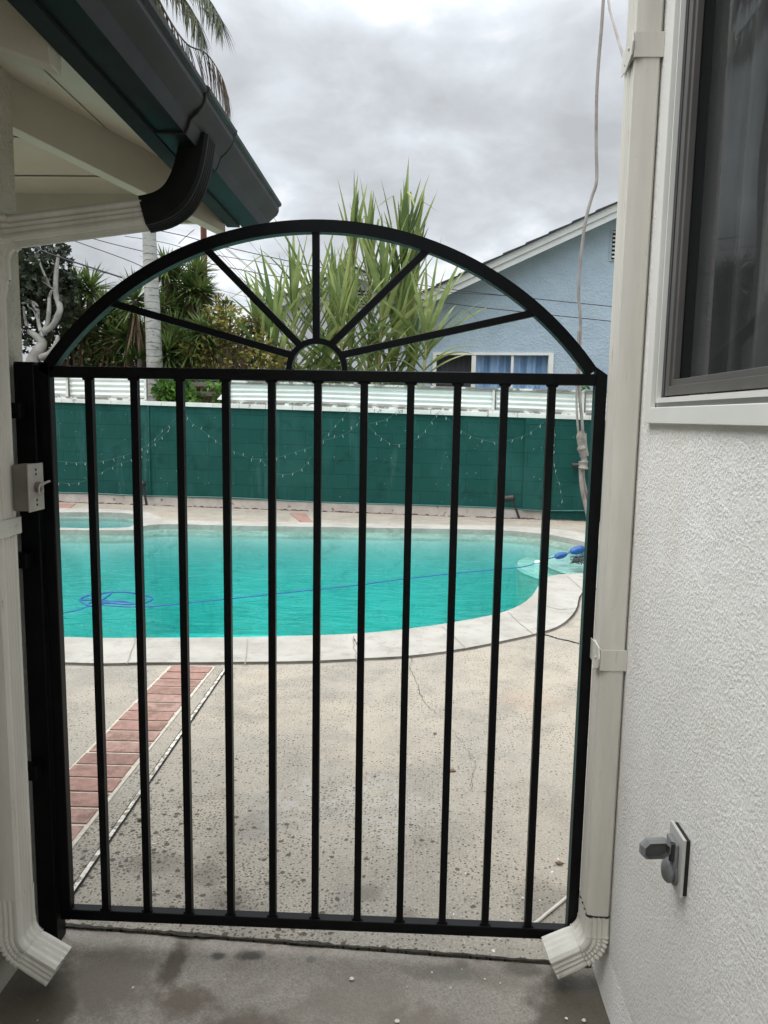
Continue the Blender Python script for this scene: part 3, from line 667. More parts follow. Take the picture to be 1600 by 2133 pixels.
for dz in (.042, .031, -.031, -.042):
    MB().tube([(LXF-.001,1.740,zc_+dz), (LXF+.0008,1.740,zc_+dz)], .0030, 10).build('screw_hole', M['dark_gap'], lock)
MB().tube([(LXF,1.742,zc_), (LXF+.007,1.742,zc_)], .0130, 16).build('knob_rose', simple('dull_brass', (.22, .19, .16), (.16, .14, .12), .4, metal=.6), lock, smooth=True)
t = MB(); t.tube([(LXF+.016, 1.730+.010*math.cos(a_), zc_-.006+.013*math.sin(a_)) for a_ in [i*math.pi/8 for i in range(17)]], .0022, 6)
t.tube([(LXF+.007,1.742,zc_+.003),(LXF+.018,1.744,zc_+.010),(LXF+.026,1.755,zc_+.014)], [.005,.003,.0025], 8); t.build('thumb_turn', M['lock_face'], lock, smooth=True)

# ------------------------------------------------------------------ right house
def ring_wall(m, x, y0, y1, z0, z1, oy0, oy1, oz0, oz1, mi=0):   # wall face at x with an opening
    V = [(x,y0,z0),(x,y1,z0),(x,y1,z1),(x,y0,z1),(x,oy0,oz0),(x,oy1,oz0),(x,oy1,oz1),(x,oy0,oz1)]
    m.add(V, [(0,4,5,1),(1,5,6,2),(2,6,7,3),(3,7,4,0)], mi)
WX = .530; RC = 1.872
rh = thing('white_stucco_house', (2.5, -2, 0), 'white rough stucco house wall along the right of the walkway', 'house')
m = MB(); OY0, OY1, OZ0, OZ1 = .35, 1.668, 1.470, 2.62
ring_wall(m, WX, -3, RC, -.06, 3.0, OY0, OY1, OZ0, OZ1)
# reveal of the opening, back wall and ends
m.add([(WX,OY0,OZ0),(WX,OY1,OZ0),(WX,OY1,OZ1),(WX,OY0,OZ1),(WX+.12,OY0,OZ0),(WX+.12,OY1,OZ0),(WX+.12,OY1,OZ1),(WX+.12,OY0,OZ1)], [(0,1,5,4),(1,2,6,5),(2,3,7,6),(3,0,4,7)])
m.add([(WX,RC,-.06),(7,RC,-.06),(7,RC,3),(WX,RC,3),(WX,-3,-.06),(7,-3,-.06),(7,-3,3),(WX,-3,3)], [(0,3,2,1),(4,5,6,7),(1,2,6,5)])
m.build('wall', M['stucco'], rh)
foot = MB()   # thickened, uneven stucco foot
n = 60
for i in range(n+1):
    y = RC - i*.06; b = .010+.006*noise.noise(Vector((y*5, 0, 0)))
    foot.v += [Vector((WX-.0005, y, .10+.02*noise.noise(Vector((y*4, 1, 0))))), Vector((WX-b, y, .03)), Vector((WX-b-.006, y, -.01))]
for i in range(n):
    a = 3*i; foot.f += [(a,a+3,a+4,a+1), (a+1,a+4,a+5,a+2)]; foot.m += [0, 0]
foot.build('wall_foot', M['stucco'], rh, smooth=True)
rf = MB(); rf.hexa([(.40,-3.3,2.90),(7,-3.3,4.9),(7,1.90,4.9),(.40,1.90,2.90),(.40,-3.3,3.02),(7,-3.3,5.04),(7,1.90,5.04),(.40,1.90,3.02)]); rf.build('roof', M['cream_wood'], rh)  # unseen roof, added to shade the walkway; overhang kept short to light the wall
MB().box((.362,-3.3,2.89), (.398,1.90,3.04)).build('fascia', M['teal_dark'], rh)  # edge board of the added, unseen eave
gb = MB(); gb.add([(WX,RC,2.99),(7,RC,2.99),(7,RC,4.85)], [(0,1,2),(2,1,0)]); gb.build('gable_wall', M['stucco'], rh)
wd = bpy.data.objects.new('window', None); COL.objects.link(wd); wd.parent = rh; wd.matrix_parent_inverse = Matrix.Translation(-Vector(rh.location)); wd.location = (WX, 1.0, 1.47)
bpy.context.view_layer.update()
def win_build(mb, name, mat, **k):
    o = mb.build(name, mat, None, **k); o.parent = wd; o.matrix_parent_inverse = wd.matrix_world.inverted(); return o
def frame(mb, x0, x1, y0, y1, z0, z1, w, wz=None):
    wz = wz or w
    mb.box((x0,y1-w,z0), (x1,y1,z1)); mb.box((x0,y0,z0), (x1,y0+w,z1)); mb.box((x0,y0+w,z0), (x1,y1-w,z0+wz)); mb.box((x0,y0+w,z1-wz), (x1,y1-w,z1))
m = MB(); frame(m, WX-.012, WX+.0, OY0-.026, OY1+.026, OZ0-.024, OZ1+.026, .036, .034); win_build(m, 'frame', M['white_frame'], bevel=.0015)
m = MB(); frame(m, WX+.001, WX+.010, OY0+.011, OY1-.011, OZ0+.0105, OZ1-.011, .016, .010); win_build(m, 'inner_frame', M['alu_grey'])
m = MB(); frame(m, WX-.006, WX+.004, OY0+.026, OY1-.026, OZ0+.020, OZ1-.026, .005, .010); win_build(m, 'inner_frame', M['white_frame'])
m = MB(); frame(m, WX+.010, WX+.060, OY0, OY1, OZ0, OZ1, .040, .028); win_build(m, 'track', M['dark_frame'])
m = MB(); frame(m, WX+.006, WX+.022, OY0+.045, OY1-.046, OZ0+.034, OZ1-.046, .020, .020); frame(m, WX+.011, WX+.024, OY0+.065, OY1-.066, OZ0+.054, OZ1-.066, .013, .013); win_build(m, 'screen_frame', M['screen_frame'], bevel=.001)
m = MB(); m.add([(WX+.026,OY0+.05,OZ0+.04),(WX+.026,OY1-.05,OZ0+.04),(WX+.026,OY1-.05,OZ1-.05),(WX+.026,OY0+.05,OZ1-.05)], [(0,3,2,1)]); win_build(m, 'screen', M['screen'])
m = MB(); m.add([(WX+.042,OY0+.04,OZ0+.028),(WX+.042,OY1-.04,OZ0+.028),(WX+.042,OY1-.04,OZ1-.04),(WX+.042,OY0+.04,OZ1-.04)], [(3,2,1,0)]); win_build(m, 'pane', M['glass'])
m = MB(); ny = 260   # gathered curtain behind the glass
for j in range(2):
    for i in range(ny+1):
        y = OY0 + (OY1-.16-OY0)*i/ny; z = (OZ0-.1, OZ1+.05)[j]
        xx = WX+.080+.022*math.sin(y*150+1.6*math.sin(y*11+j*.8))+.009*math.sin(y*61)
        m.v.append(Vector((xx, y + (.04*math.sin(y*9) if j else 0), z)))
for i in range(ny): m.f.append((i, i+1, ny+1+i+1, ny+1+i)); m.m.append(0)
win_build(m, 'curtain', M['curtain'], smooth=True, sharp=180)
m = MB(); m.box((WX+.125,-2.9,.0), (6.9,1.8,2.95)); 
bx = m.build('interior', M['dark_room'], rh)
bx.data.flip_normals()
bx.data.polygons.foreach_set('use_smooth', [False]*6)
# leave the window side of the interior box open
bm = bmesh.new(); bm.from_mesh(bx.data); fs = [f for f in bm.faces if abs(f.calc_center_median().x-(WX+.125)) < 1e-3]; bmesh.ops.delete(bm, geom=fs, context='FACES'); bm.to_mesh(bx.data); bm.free()

# outdoor outlet with two flip covers
ol = thing('outdoor_outlet', (WX, 1.33, .62), 'grey weatherproof outlet with flip covers standing open on the right stucco wall', 'outlet')
PY0, PY1, PZ0, PZ1 = 1.300, 1.372, .572, .687
MB().box((WX-.014,PY0,PZ0), (WX-.008,PY1,PZ1)).build('cover_plate', M['plate'], ol, bevel=.0015)
MB().box((WX-.008,PY0+.003,PZ0+.003), (WX+.01,PY1-.003,PZ1-.003)).build('gasket', M['dark_gap'], ol)
MB().box((WX-.024,PY0+.016,.607), (WX-.0142,PY1-.012,.668)).build('mount', M['grey_cover'], ol, bevel=.003)
def lid(c, ux, uz, un, hw, hh, th):   # rounded octagonal cup lid; ux, uz in-plane, un outward
    c, ux, uz, un = Vector(c), Vector(ux).normalized(), Vector(uz).normalized(), Vector(un).normalized(); m = MB()
    def loop(s, d):
        P = []
        for a_, b_ in ((1,.45),(.62,1),(-.62,1),(-1,.45),(-1,-.45),(-.62,-1),(.62,-1),(1,-.45)): P.append(c+ux*a_*hw*s+uz*b_*hh*s+un*d)
        return P
    L = [loop(1, 0), loop(1, th*.55), loop(.82, th), loop(.80, th), loop(.66, th*.45), loop(.3, th*.4)]
    for l in L: m.v += l
    for k in range(len(L)-1):
        for i in range(8): j = (i+1) % 8; m.f.append((8*k+i, 8*k+j, 8*k+8+j, 8*k+8+i)); m.m.append(1 if k >= 3 else 0)
    m.f.append(tuple(range(8*(len(L)-1), 8*len(L)))); m.m.append(1); m.f.append(tuple(reversed(range(8)))); m.m.append(0); return m
lid((WX-.060,1.318,.662), (-1,-.12,0), (0,-.05,1), (.12,-1,-.05), .029, .0195, .014).build('lid', [M['grey_cover'], simple('dark_lid_recess', (.06,.063,.062), (.045,.048,.047), .5, 20)], ol)
MB().tube([(WX-.026,1.320,.635), (WX-.026,1.320,.669)], .0055, 10).build('hinge', M['pole_black'], ol, smooth=True)
MB().ball((WX-.026,1.333,.607), .0125, .020, .024, seg=16, rings=10).build('lid', M['grey_cover'], ol, smooth=True)
MB().ball((WX-.016,1.335,.606), .0052, .024, .028, seg=16, rings=10).build('lid_rim', M['grey_cover'], ol, smooth=True)
MB().tube([(WX-.0155,1.352,.653), (WX-.0195,1.352,.653)], .0125, 16).build('socket', M['cream_wall'], ol)

# ------------------------------------------------------------------ downspouts
RIB = [.0018, False]
def spout_profile(w, d, ribs=True):
    """closed outline (a, b): a across w, b across d, ribs on every side"""
    pts = []; c = .006
    def side(p, q, nrm, n):
        L = (Vector(q)-Vector(p)).length
        for i in range(n):
            t = i/n; base = Vector(p).lerp(Vector(q), t); off = 0
            if ribs and n > 10 and .12 < t < .88: off = -RIB[0]*(1.5 if nrm[0] else 1)*(1-math.cos((t-.12)/.76*math.pi*2*(3 if RIB[1] else 4)))*.5
            pts.append(base + Vector(nrm)*off)
    a, b = w/2, d/2
    nb = 34 if RIB[1] else 4
    side((-a+c, -b), (a-c, -b), (0, -1), nb); side((a, -b+c), (a, b-c), (1, 0), 34); side((a-c, b), (-a+c, b), (0, 1), nb); side((-a, b-c), (-a, -b+c), (-1, 0), 34)
    return pts
def spout(m, path, w, d, B=(0,1,0), scales=None, mi=0, cap=False):
    path = [Vector(p) for p in path]; prof = spout_profile(w, d); n = len(prof); B = Vector(B).normalized(); b0 = len(m.v)
    for i, p in enumerate(path):
        t = (path[min(i+1, len(path)-1)]-path[max(i-1, 0)]).normalized(); Bp = (B - t*B.dot(t)).normalized(); Nn = Bp.cross(t).normalized(); s = scales[i] if scales else 1
        for a_, b_ in prof: m.v.append(p + (Nn*a_ + Bp*b_)*s)
    for i in range(len(path)-1):
        for k in range(n):
            k2 = (k+1) % n; m.f.append((b0+i*n+k, b0+i*n+k2, b0+(i+1)*n+k2, b0+(i+1)*n+k)); m.m.append(mi)
    return m
def elbow_path(p, d0, d1, r, n=6):   # bend from direction d0 to d1 starting at p, crimped: doubled rings
    p, d0, d1 = Vector(p), Vector(d0).normalized(), Vector(d1).normalized(); ang = d0.angle(d1); ax = d0.cross(d1).normalized(); cen = p + ax.cross(d0)*r
    pts, sc = [], []
    for i in range(n+1):
        v = Matrix.Rotation(ang*i/n, 3, ax) @ (p-cen); q = cen+v; t = Matrix.Rotation(ang*i/n, 3, ax) @ d0
        pts += [q-t*.0016, q+t*.0016]; sc += [1.06, .975]
    return pts, sc
def strap(m, x0, x1, y0, y1, z0, z1, th=.0022):
    m.box((x0-th,y0-th,z0), (x1,y0-.0003,z1)); m.box((x0-th,y0-.0003,z0), (x0-.0003,y1,z1))
# right downspout
rd = thing('downspout', (.498, 1.80, 0), 'tall cream downspout beside the right edge of the gate, elbow at its foot', 'downspout', 'cream downspouts')
m = MB(); spout(m, [(.4985,1.799,3.0), (.4985,1.799,2.0), (.4985,1.799,1.0), (.4985,1.799,.21)], .057, .094); m.build('pipe', M['spout'], rd, smooth=True, sharp=35)
m = MB(); pth, sc = elbow_path((.4985,1.799,.150), (0,0,-1), (-.90,-.06,-.43), .060, 7)
d1 = Vector((-.90,-.06,-.43)).normalized()
RIB[:] = [.0038, True]
pp = [Vector((.4985,1.799,.205)), Vector((.4985,1.799,.158))] + pth + [pth[-1]+d1*.02, pth[-1]+d1*.082]
spout(m, pp, .060, .097, scales=[1.0, 1.0]+sc+[1.0, 1.03]); m.build('elbow', M['spout'], rd, smooth=True, sharp=35)
RIB[:] = [.0018, False]
def pentstrap(z, px, x0, side=-1):
    m = MB(); strap(m, px-.001, .5295, 1.7515, 1.85, z-.026, z+.026); return m
for z in (2.262, .878):
    m = pentstrap(z, .469, 0); 
    m.add([(.4645,1.800,z-.040),(.4645,1.752,z-.020),(.4645,1.745,z+.005),(.4645,1.755,z+.030),(.4645,1.80,z+.036),(.4605,1.800,z-.040),(.4605,1.752,z-.020),(.4605,1.745,z+.005),(.4605,1.755,z+.030),(.4605,1.80,z+.036)],
          [(0,1,2,3,4),(9,8,7,6,5),(0,5,6,1),(1,6,7,2),(2,7,8,3),(3,8,9,4)]); m.ball((.459,1.772,z), .002, .004, .004, seg=8, rings=5); m.build('strap', M['spout'], rd, bevel=.0008)
# left downspout: dark elbow under the gutter, sloping run, elbow, vertical pipe, foot elbow
ld = thing('downspout', (-.965, 1.69, 0), 'cream downspout on the left wall fed by a dark elbow under the gutter', 'downspout', 'cream downspouts')
OX, OYY = -.515, 1.775
run0 = Vector((-.635, 1.765, 1.900)); run1 = Vector((-.915, 1.70, 1.845)); rd_ = (run1-run0).normalized()
bez = [Vector((OX+.015,OYY,2.075)), Vector((OX+.005,OYY,2.02)), Vector((OX-.010,OYY,1.975)), Vector((OX-.035,OYY,1.937)), Vector((OX-.070,OYY-.003,1.914)), run0+Vector((.01,0,.002))]
m = MB(); spout(m, cat_rom(bez, 4), .064, .082); m.build('upper_elbow', [M['gutter_elbow']], ld, smooth=True, sharp=35)['label'] = 'dark brown elbow under the gutter outlet'
RIB[:] = [.0045, True]; m = MB(); spout(m, [run0+Vector((.012,0,.002)), run0.lerp(run1, .5), run1], .056, .078); m.build('sloping_pipe', M['spout'], ld, smooth=True, sharp=35)
m = MB(); pth, sc = elbow_path(run1, rd_, (-.02,-.0,-1), .05, 5); pth = [run1-rd_*.015]+pth+[pth[-1]+Vector((0,0,-.05))]; spout(m, pth, .061, .084, scales=[1]+sc+[1]); m.build('wall_elbow', M['spout'], ld, smooth=True, sharp=35)
bot = pth[-1]; RIB[:] = [.0026, False]
LX, LY = -.9665, 1.690
m = MB(); spout(m, [bot+Vector((0,0,.02)), Vector((LX,LY,1.70)), (LX,LY,1.2), (LX,LY,.7), (LX,LY,.255)], .060, .078); m.build('pipe', M['spout'], ld, smooth=True, sharp=35)
m = MB(); d1 = Vector((.87,-.05,-.49)).normalized(); pth, sc = elbow_path((LX,LY,.162), (0,0,-1), d1, .065, 7)
RIB[:] = [.0038, True]
pp = [Vector((LX,LY,.262)), Vector((LX,LY,.175))]+pth+[pth[-1]+d1*.02, pth[-1]+d1*.085]; spout(m, pp, .063, .081, scales=[1, 1]+sc+[1, 1.03]); m.build('foot_elbow', M['spout'], ld, smooth=True, sharp=35)
m = MB(); m.box((-.9355,1.644,1.158), (-.9330,1.740,1.198)); m.box((-1.0,1.6415,1.158), (-.9330,1.644,1.198)); m.ball((-.9325,1.715,1.178), .002, .005, .005, seg=8, rings=5); m.build('strap', M['spout'], ld, bevel=.003)

# ------------------------------------------------------------------ left house with its eave
lh = thing('cream_stucco_house', (-2, -2, 0), 'cream stucco house corner on the left with exposed rafters under the eave', 'house')
CX_, CY_ = -1.003, 1.912     # the wall corner
m = MB(); m.box((-6.5,-3.4,-.06), (CX_,CY_,2.29)); m.build('wall', M['stucco_left'], lh)
EX, EY, EZ, SL = -.60, 2.43, 2.135, .33      # eave lines: sheathing underside height and pitch
def sheath_z(x, y): return EZ + SL*min(EX-x, EY-y)
th = .03
hipB = Vector((EX, EY, EZ)); far_in = Vector((EX-3.4, EY-3.4, EZ+SL*3.4))
m = MB()   # side slope (falls to +x) and end slope (falls to +y), boards modelled with gaps
def slope_quad(P, mi=0):
    P = [Vector(p) for p in P]; m.add(P, [tuple(range(len(P)))], mi); m.add([p+Vector((0,0,th)) for p in P], [tuple(reversed(range(len(P))))], mi)
bw, gap = .165, .0055
k = 0
while k*bw < 3.3:      # end-slope boards run along x
    a0, a1 = max(0, k*bw-.080+gap/2), (k+1)*bw-.080-gap/2
    y0_, y1_ = EY-a0, EY-a1
    slope_quad([(EX-a0,y0_,EZ+SL*a0), (EX-a1,y1_,EZ+SL*a1), (-6.5,y1_,EZ+SL*a1), (-6.5,y0_,EZ+SL*a0)])
    slope_quad([(EX-a0,y0_,EZ+SL*a0), (EX-a0,-3.6,EZ+SL*a0), (EX-a1,-3.6,EZ+SL*a1), (EX-a1,y1_,EZ+SL*a1)])
    k += 1
m.build('sheathing', M['cream_wood'], lh)
m = MB(); a = 3.3
m.add([(EX,EY,EZ+.032),(EX-a,EY-a,EZ+.032+SL*a),(-6.5,EY-a,EZ+.032+SL*a),(-6.5,EY,EZ+.032)], [(0,1,2,3),(3,2,1,0)]); m.add([(EX,EY,EZ+.032),(EX,-3.6,EZ+.032),(EX-a,-3.6,EZ+.032+SL*a),(EX-a,EY-a,EZ+.032+SL*a)], [(0,1,2,3),(3,2,1,0)])
m.build('roof', M['shingle'], lh)
def rafter(p, q, w, h, name='rafter'):   # p, q: lower edge centres
    p, q = Vector(p), Vector(q); t = (q-p); n = Vector((-t.y, t.x, 0)).normalized()*w/2
    mm = MB(); mm.hexa([p-n, q-n, q+n, p+n, p-n+Vector((0,0,h)), q-n+Vector((0,0,h)), q+n+Vector((0,0,h)), p+n+Vector((0,0,h))]); return mm.build(name, M['cream_wood'], lh, bevel=.002)
HB = .125
rafter((-1.55,1.38,EZ-HB+SL*.97), (EX-.012,EY-.012,EZ-HB+.004), .045, HB-.003, 'hip_rafter')
for y in (1.30, .69, .08, -.53, -1.14, -1.75, -2.36, -2.97):
    rafter((-1.3,y,EZ-HB+SL*.70), (EX-.004,y,EZ-HB+.002), .042, HB-.003)
for x in (-1.45, -2.05, -2.65, -3.3):
    rafter((x,1.6,EZ-HB+SL*.83), (x,EY-.004,EZ-HB+.002), .042, HB-.003)
m = MB(); m.hexa([(EX,-3.6,EZ-.095),(EX+.026,-3.6,EZ-.095),(EX+.040,EY+.015,EZ-.095),(EX,EY+.015,EZ-.095),(EX,-3.6,EZ+.035),(EX+.026,-3.6,EZ+.035),(EX+.040,EY+.015,EZ+.035),(EX,EY+.015,EZ+.035)])
m.build('fascia', M['fascia_teal'], lh)
m = MB(); m.box((-6.5,EY,EZ-.085), (EX-.001,EY+.022,EZ+.035)); m.build('fascia', M['cream_wood'], lh)['label'] = 'cream fascia board along the far eave'
# gutter, top-level: it hangs on the fascia but is part of the roof drainage
gt = thing('rain_gutter', (-.5, 0, 2.05), 'dark charcoal and teal rain gutter along the left eave', 'gutter')
def gut(m, y0, y1, g=0, mi=(0, 1)):
    # profile: back top, back bottom, front bottom, ogee up to the lip (x, z)
    prof = [(-.0, .085), (-.0, 0), (.066, -.002), (.072, .010), (.078, .028), (.092, .040), (.104, .050), (.110, .062), (.110, .075), (.118, .079), (.119, .087), (.110, .0885)]
    prof = [(a_+(g if a_ > .01 else 0), b_-(g if b_ < .05 else -g*.3)) for a_, b_ in prof]
    def X(y): return EX+.031+(y-EY)*.0035+.010*(y/EY)
    b0 = len(m.v); inn = []
    for y in (y0, y1):
        for a_, b_ in prof: m.v.append(Vector((X(y)+a_, y, EZ-.088+b_)))
    for y in (y0, y1):
        for a_, b_ in prof: m.v.append(Vector((X(y)+min(a_+(.0025 if a_ < .01 else -.003), .2), y, EZ-.0855+b_)))
    n = len(prof)
    for i in range(n-1):
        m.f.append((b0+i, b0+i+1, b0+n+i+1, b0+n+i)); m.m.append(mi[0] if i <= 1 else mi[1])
        m.f.append((b0+2*n+i+1, b0+2*n+i, b0+3*n+i, b0+3*n+i+1)); m.m.append(mi[1])
    m.f.append(tuple(b0+n+i for i in range(n))); m.m.append(mi[1])      # end cap
    m.f.append(tuple(b0+i for i in reversed(range(n)))); m.m.append(mi[1])
    m.f.append((b0+n-1, b0+2*n-1, b0+4*n-1, b0+3*n-1)); m.m.append(mi[1])
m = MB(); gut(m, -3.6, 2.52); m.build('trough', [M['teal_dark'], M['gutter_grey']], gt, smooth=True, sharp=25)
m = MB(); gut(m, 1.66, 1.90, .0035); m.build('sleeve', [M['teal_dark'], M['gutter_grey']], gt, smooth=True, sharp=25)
for y in (1.66, 1.90):
    m = MB(); gut(m, y-.0022, y+.0022, .0042); m.build('sleeve_edge', M['dark_gap'], gt)

# ------------------------------------------------------------------ boundary wall
def W(x, off, z): return Vector((x, wy(x, off), z))
def wtop(x): return 1.592 - (x+5.76)*.0158 if x < -1.4 else 1.523 - (x+1.4)*.0170   # top of the green courses
wall = thing('block_wall', W(-1.5, .1, 0), 'dark green painted block wall with white cap behind the pool', 'wall')
def wall_mesh(x0, x1, off, zb, name, mat, back=.2, par=wall):
    n = 60; me = bpy.data.meshes.new(name); V = []; F = []; UV = []
    for i in range(n+1):
        x = x0+(x1-x0)*i/n; zt = wtop(x); V += [W(x, off, zb), W(x, off, zt), W(x, off+back, zb), W(x, off+back, zt)]
    def v_uv(x, z): return ((x+20)/.2215*1.0, (z-.14)/(wtop(x)-.14)*6.42+.02)
    for i in range(n):
        a = 4*i; F += [(a, a+4, a+5, a+1), (a+1, a+5, a+7, a+3), (a+6, a+2, a+3, a+7)]
    F += [(0, 1, 3, 2), (4*n+1, 4*n, 4*n+2, 4*n+3)]
    me.from_pydata([tuple(v) for v in V], [], F); uvl = me.uv_layers.new(name='UVMap')
    for pl in me.polygons:
        for li in pl.loop_indices:
            v = V[me.loops[li].vertex_index]; uvl.data[li].uv = v_uv(v.x, v.z)
    me.materials.append(mat); o = bpy.data.objects.new(name, me); COL.objects.link(o); o.parent = par; o.matrix_parent_inverse = Matrix.Translation(-Vector(par.location)); return o
wall_mesh(-14, 9, 0, .135, 'wall_face', M['block'])
wall_mesh(-4.16, -4.13, -.02, .137, 'pilaster', M['block'], .015); wall_mesh(1.66, 2.06, -.035, .137, 'pilaster', M['block'], .034)
wall_mesh(2.06, 9, -.012, -.02, 'wall_face', M['block'], .01)
m = MB()   # bare white footing course
n = 120
for i in range(n+1):
    x = -14+16.06*i/n
    m.v += [W(x, .012, -.05), W(x, .012, .134), W(x, .15, -.05)]
for i in range(n): a = 3*i; m.f.append((a, a+3, a+4, a+1)); m.m.append(0)
m.build('footing', simple('chipped_footing', (.68, .63, .57), (.56, .5, .44), .9, 6, dirt=(.20, .10, .07), dscale=9, dthr=(.60, .68), bump=.5, bscale=40), wall)
m = MB(); rr = random.Random(9)
x = -14.0
while x < 8.8:      # cap blocks
    x2 = min(x+.42, 9); g_ = .0025
    m.hexa([W(x+g_,-.03,wtop(x)+.001), W(x2-g_,-.03,wtop(x2)+.001), W(x2-g_,.24,wtop(x2)+.001), W(x+g_,.24,wtop(x)+.001), W(x+g_,-.03,wtop(x)+.066), W(x2-g_,-.03,wtop(x2)+.066), W(x2-g_,.24,wtop(x2)+.066), W(x+g_,.24,wtop(x)+.066)]); x = x2
m.build('cap', M['white_paint'], wall, bevel=.004)
# corrugated fence on the wall: two runs
def corr_fence(x0, x1, base, top, label, posts, nb=5):
    fr = thing('corrugated_fence', W((x0+x1)/2, .1, wtop(x0)+.07), label, 'fence', 'corrugated fence runs on the wall')
    xs = [x0]+posts+[x1]
    for a, b in zip(xs[:-1], xs[1:]):
        mm = MB(); nz = 60; tilt = random.uniform(-.012, .012)
        for j in range(nz+1):
            t = j/nz; ph = t*nb*2*math.pi
            for x, s in ((a+.01, -1), (b-.01, 1)):
                z = base(x)+(top(x)-base(x))*t + s*tilt; mm.v.append(W(x, .05+.009*math.cos(ph), z))
        for j in range(nz): mm.f.append((2*j, 2*j+1, 2*j+3, 2*j+2)); mm.m.append(0)
        mm.build('panel', M['corr'], fr, smooth=True, sharp=180)
    for x in posts+[x0, x1]:
        mm = MB(); mm.hexa([W(x-.018,.012,base(x)-.01), W(x+.018,.012,base(x)-.01), W(x+.018,.036,base(x)-.01), W(x-.018,.036,base(x)-.01), W(x-.018,.02,top(x)+.01), W(x+.018,.02,top(x)+.01), W(x+.018,.036,top(x)+.01), W(x-.018,.036,top(x)+.01)]); mm.build('batten', M['white_paint'], fr)
        mm = MB(); mm.hexa([W(x+.02,.01,base(x)-.01), W(x+.038,.01,base(x)-.01), W(x+.038,.038,base(x)-.01), W(x+.02,.038,base(x)-.01), W(x+.02,.02,top(x)-.02), W(x+.034,.02,top(x)-.02), W(x+.034,.036,top(x)-.02), W(x+.02,.036,top(x)-.02)]); mm.build('batten', M['weather_wood'], fr)
    for nm, f0, hh, of in (('bottom_rail', lambda x: base(x)-.038, .034, .0), ('top_rail', lambda x: top(x)+.004, .028, .01)):
        mm = MB(); mm.hexa([W(x0,of,f0(x0)), W(x1,of,f0(x1)), W(x1,of+.1,f0(x1)), W(x0,of+.1,f0(x0)), W(x0,of,f0(x0)+hh), W(x1,of,f0(x1)+hh), W(x1,of+.1,f0(x1)+hh), W(x0,of+.1,f0(x0)+hh)])
        mm.build(nm, M['peel'], fr)
    return fr
M['peel'] = simple('badly_peeling_board', (.70, .70, .66), (.60, .60, .56), .9, 5, dirt=(.11, .09, .075), dscale=5, dthr=(.44, .52), bump=.6, bscale=30, bdist=.006)
def fx(px): return on_w(px, 800, .03).x
base_l = lambda x: wtop(x)+.105
corr_fence(-9.5, fx(303), base_l, lambda x: base_l(x)+.40, 'short run of white corrugated fence left of the palm trunk', [fx(140)], 5)
base_r = lambda x: wtop(x)+.105 if x > -1 else wtop(x)+.105
corr_fence(fx(474), 7.5, base_r, lambda x: base_r(x)+.285+.0*x, 'long run of white corrugated fence right of the gap', [fx(660), fx(1029), fx(1216), 4.6], 4)
# loose diagonal scrap panel end and grey boards in the gap
sc_ = MB(); P = [on_w(452,832,.15), on_w(500,836,.15), on_w(500,812,.15), on_w(470,812,.15)]; sc_.add(P, [(0,1,2,3)]); sc_.add([p+WN*.01 for p in P], [(3,2,1,0)]); tag(sc_.build('fence_scrap', M['corr']), 'torn white corrugated piece at the left end of the long fence run', 'fence panel')
bd = thing('board_rail', on_w(440,820,.6), 'weathered grey boards in the fence gap beside the vine', 'boards')
for a_, b_ in (((395,800),(480,801)), ((380,818),(470,822)), ((430,788),(520,789)), ((300,846),(480,846))):
    MB().bar(on_w(*a_, .5), on_w(*b_, .5), .05, .07, ref=(0,0,1)).build('board', M['weather_wood'], bd)

# conduit along the foot of the wall
m = MB(); pts = [on_w(x_, y_, -.03) for x_, y_ in ((60,1024),(118,1026),(200,1028),(300,1033),(480,1037),(660,1046),(900,1053),(1060,1059),(1100,1063),(1160,1064),(1215,1064),(1260,1065))]
m.tube(cat_rom(pts, 4), .011, 6); tag(m.build('conduit', simple('green_conduit_paint', (.03, .15, .13), (.02, .10, .09), .5), smooth=True), 'thin green cable run along the foot of the green wall', 'cable')
# garden spotlights
for hd, st, gd, lab in (((1064,1042),(1072,1052),(1082,1086),'black garden spotlight on a leaning stake at the right end of the wall'), ((296,1012),(300,1020),(306,1054),'black garden spotlight on a stake near the left of the wall')):
    H, S, G = on_w(*hd, -.14), on_w(*st, -.13), on_w(*gd, -.10); G.z = -.01
    sl = thing('garden_spotlight', G, lab, 'light', 'black garden spotlights')
    mm = MB(); mm.tube([H+Vector((-.09,0,.02)), H+Vector((.03,0,.035)), H+Vector((.06,0,.03))], [.045, .05, .02], 12); mm.tube([H+Vector((-.09,0,.02)), H+Vector((-.10,0,.018))], [.05, .05], 12); mm.build('head', M['pole_black'], sl, smooth=True)
    mm = MB(); mm.bar(S, G, .035, .02, ref=(0,1,0)); mm.tube([H+Vector((.04,0,.03)), S+Vector((0,0,-.02))], .014, 8); mm.build('stake', M['pole_black'], sl)
# dark pipe lamp on the wall
m = MB(); A = on_w(1192, 969, -.08); B = on_w(1224, 970, -.08); m.tube([A, A.lerp(B, .5), B], .035, 14); m.tube([B, B+WN*.08], .02, 8)
tag(m.build('wall_light', simple('dark_brown_metal', (.045, .03, .03), (.03, .02, .02), .5), smooth=True), 'dark tube wall light on the green wall behind the taped cables', 'light')

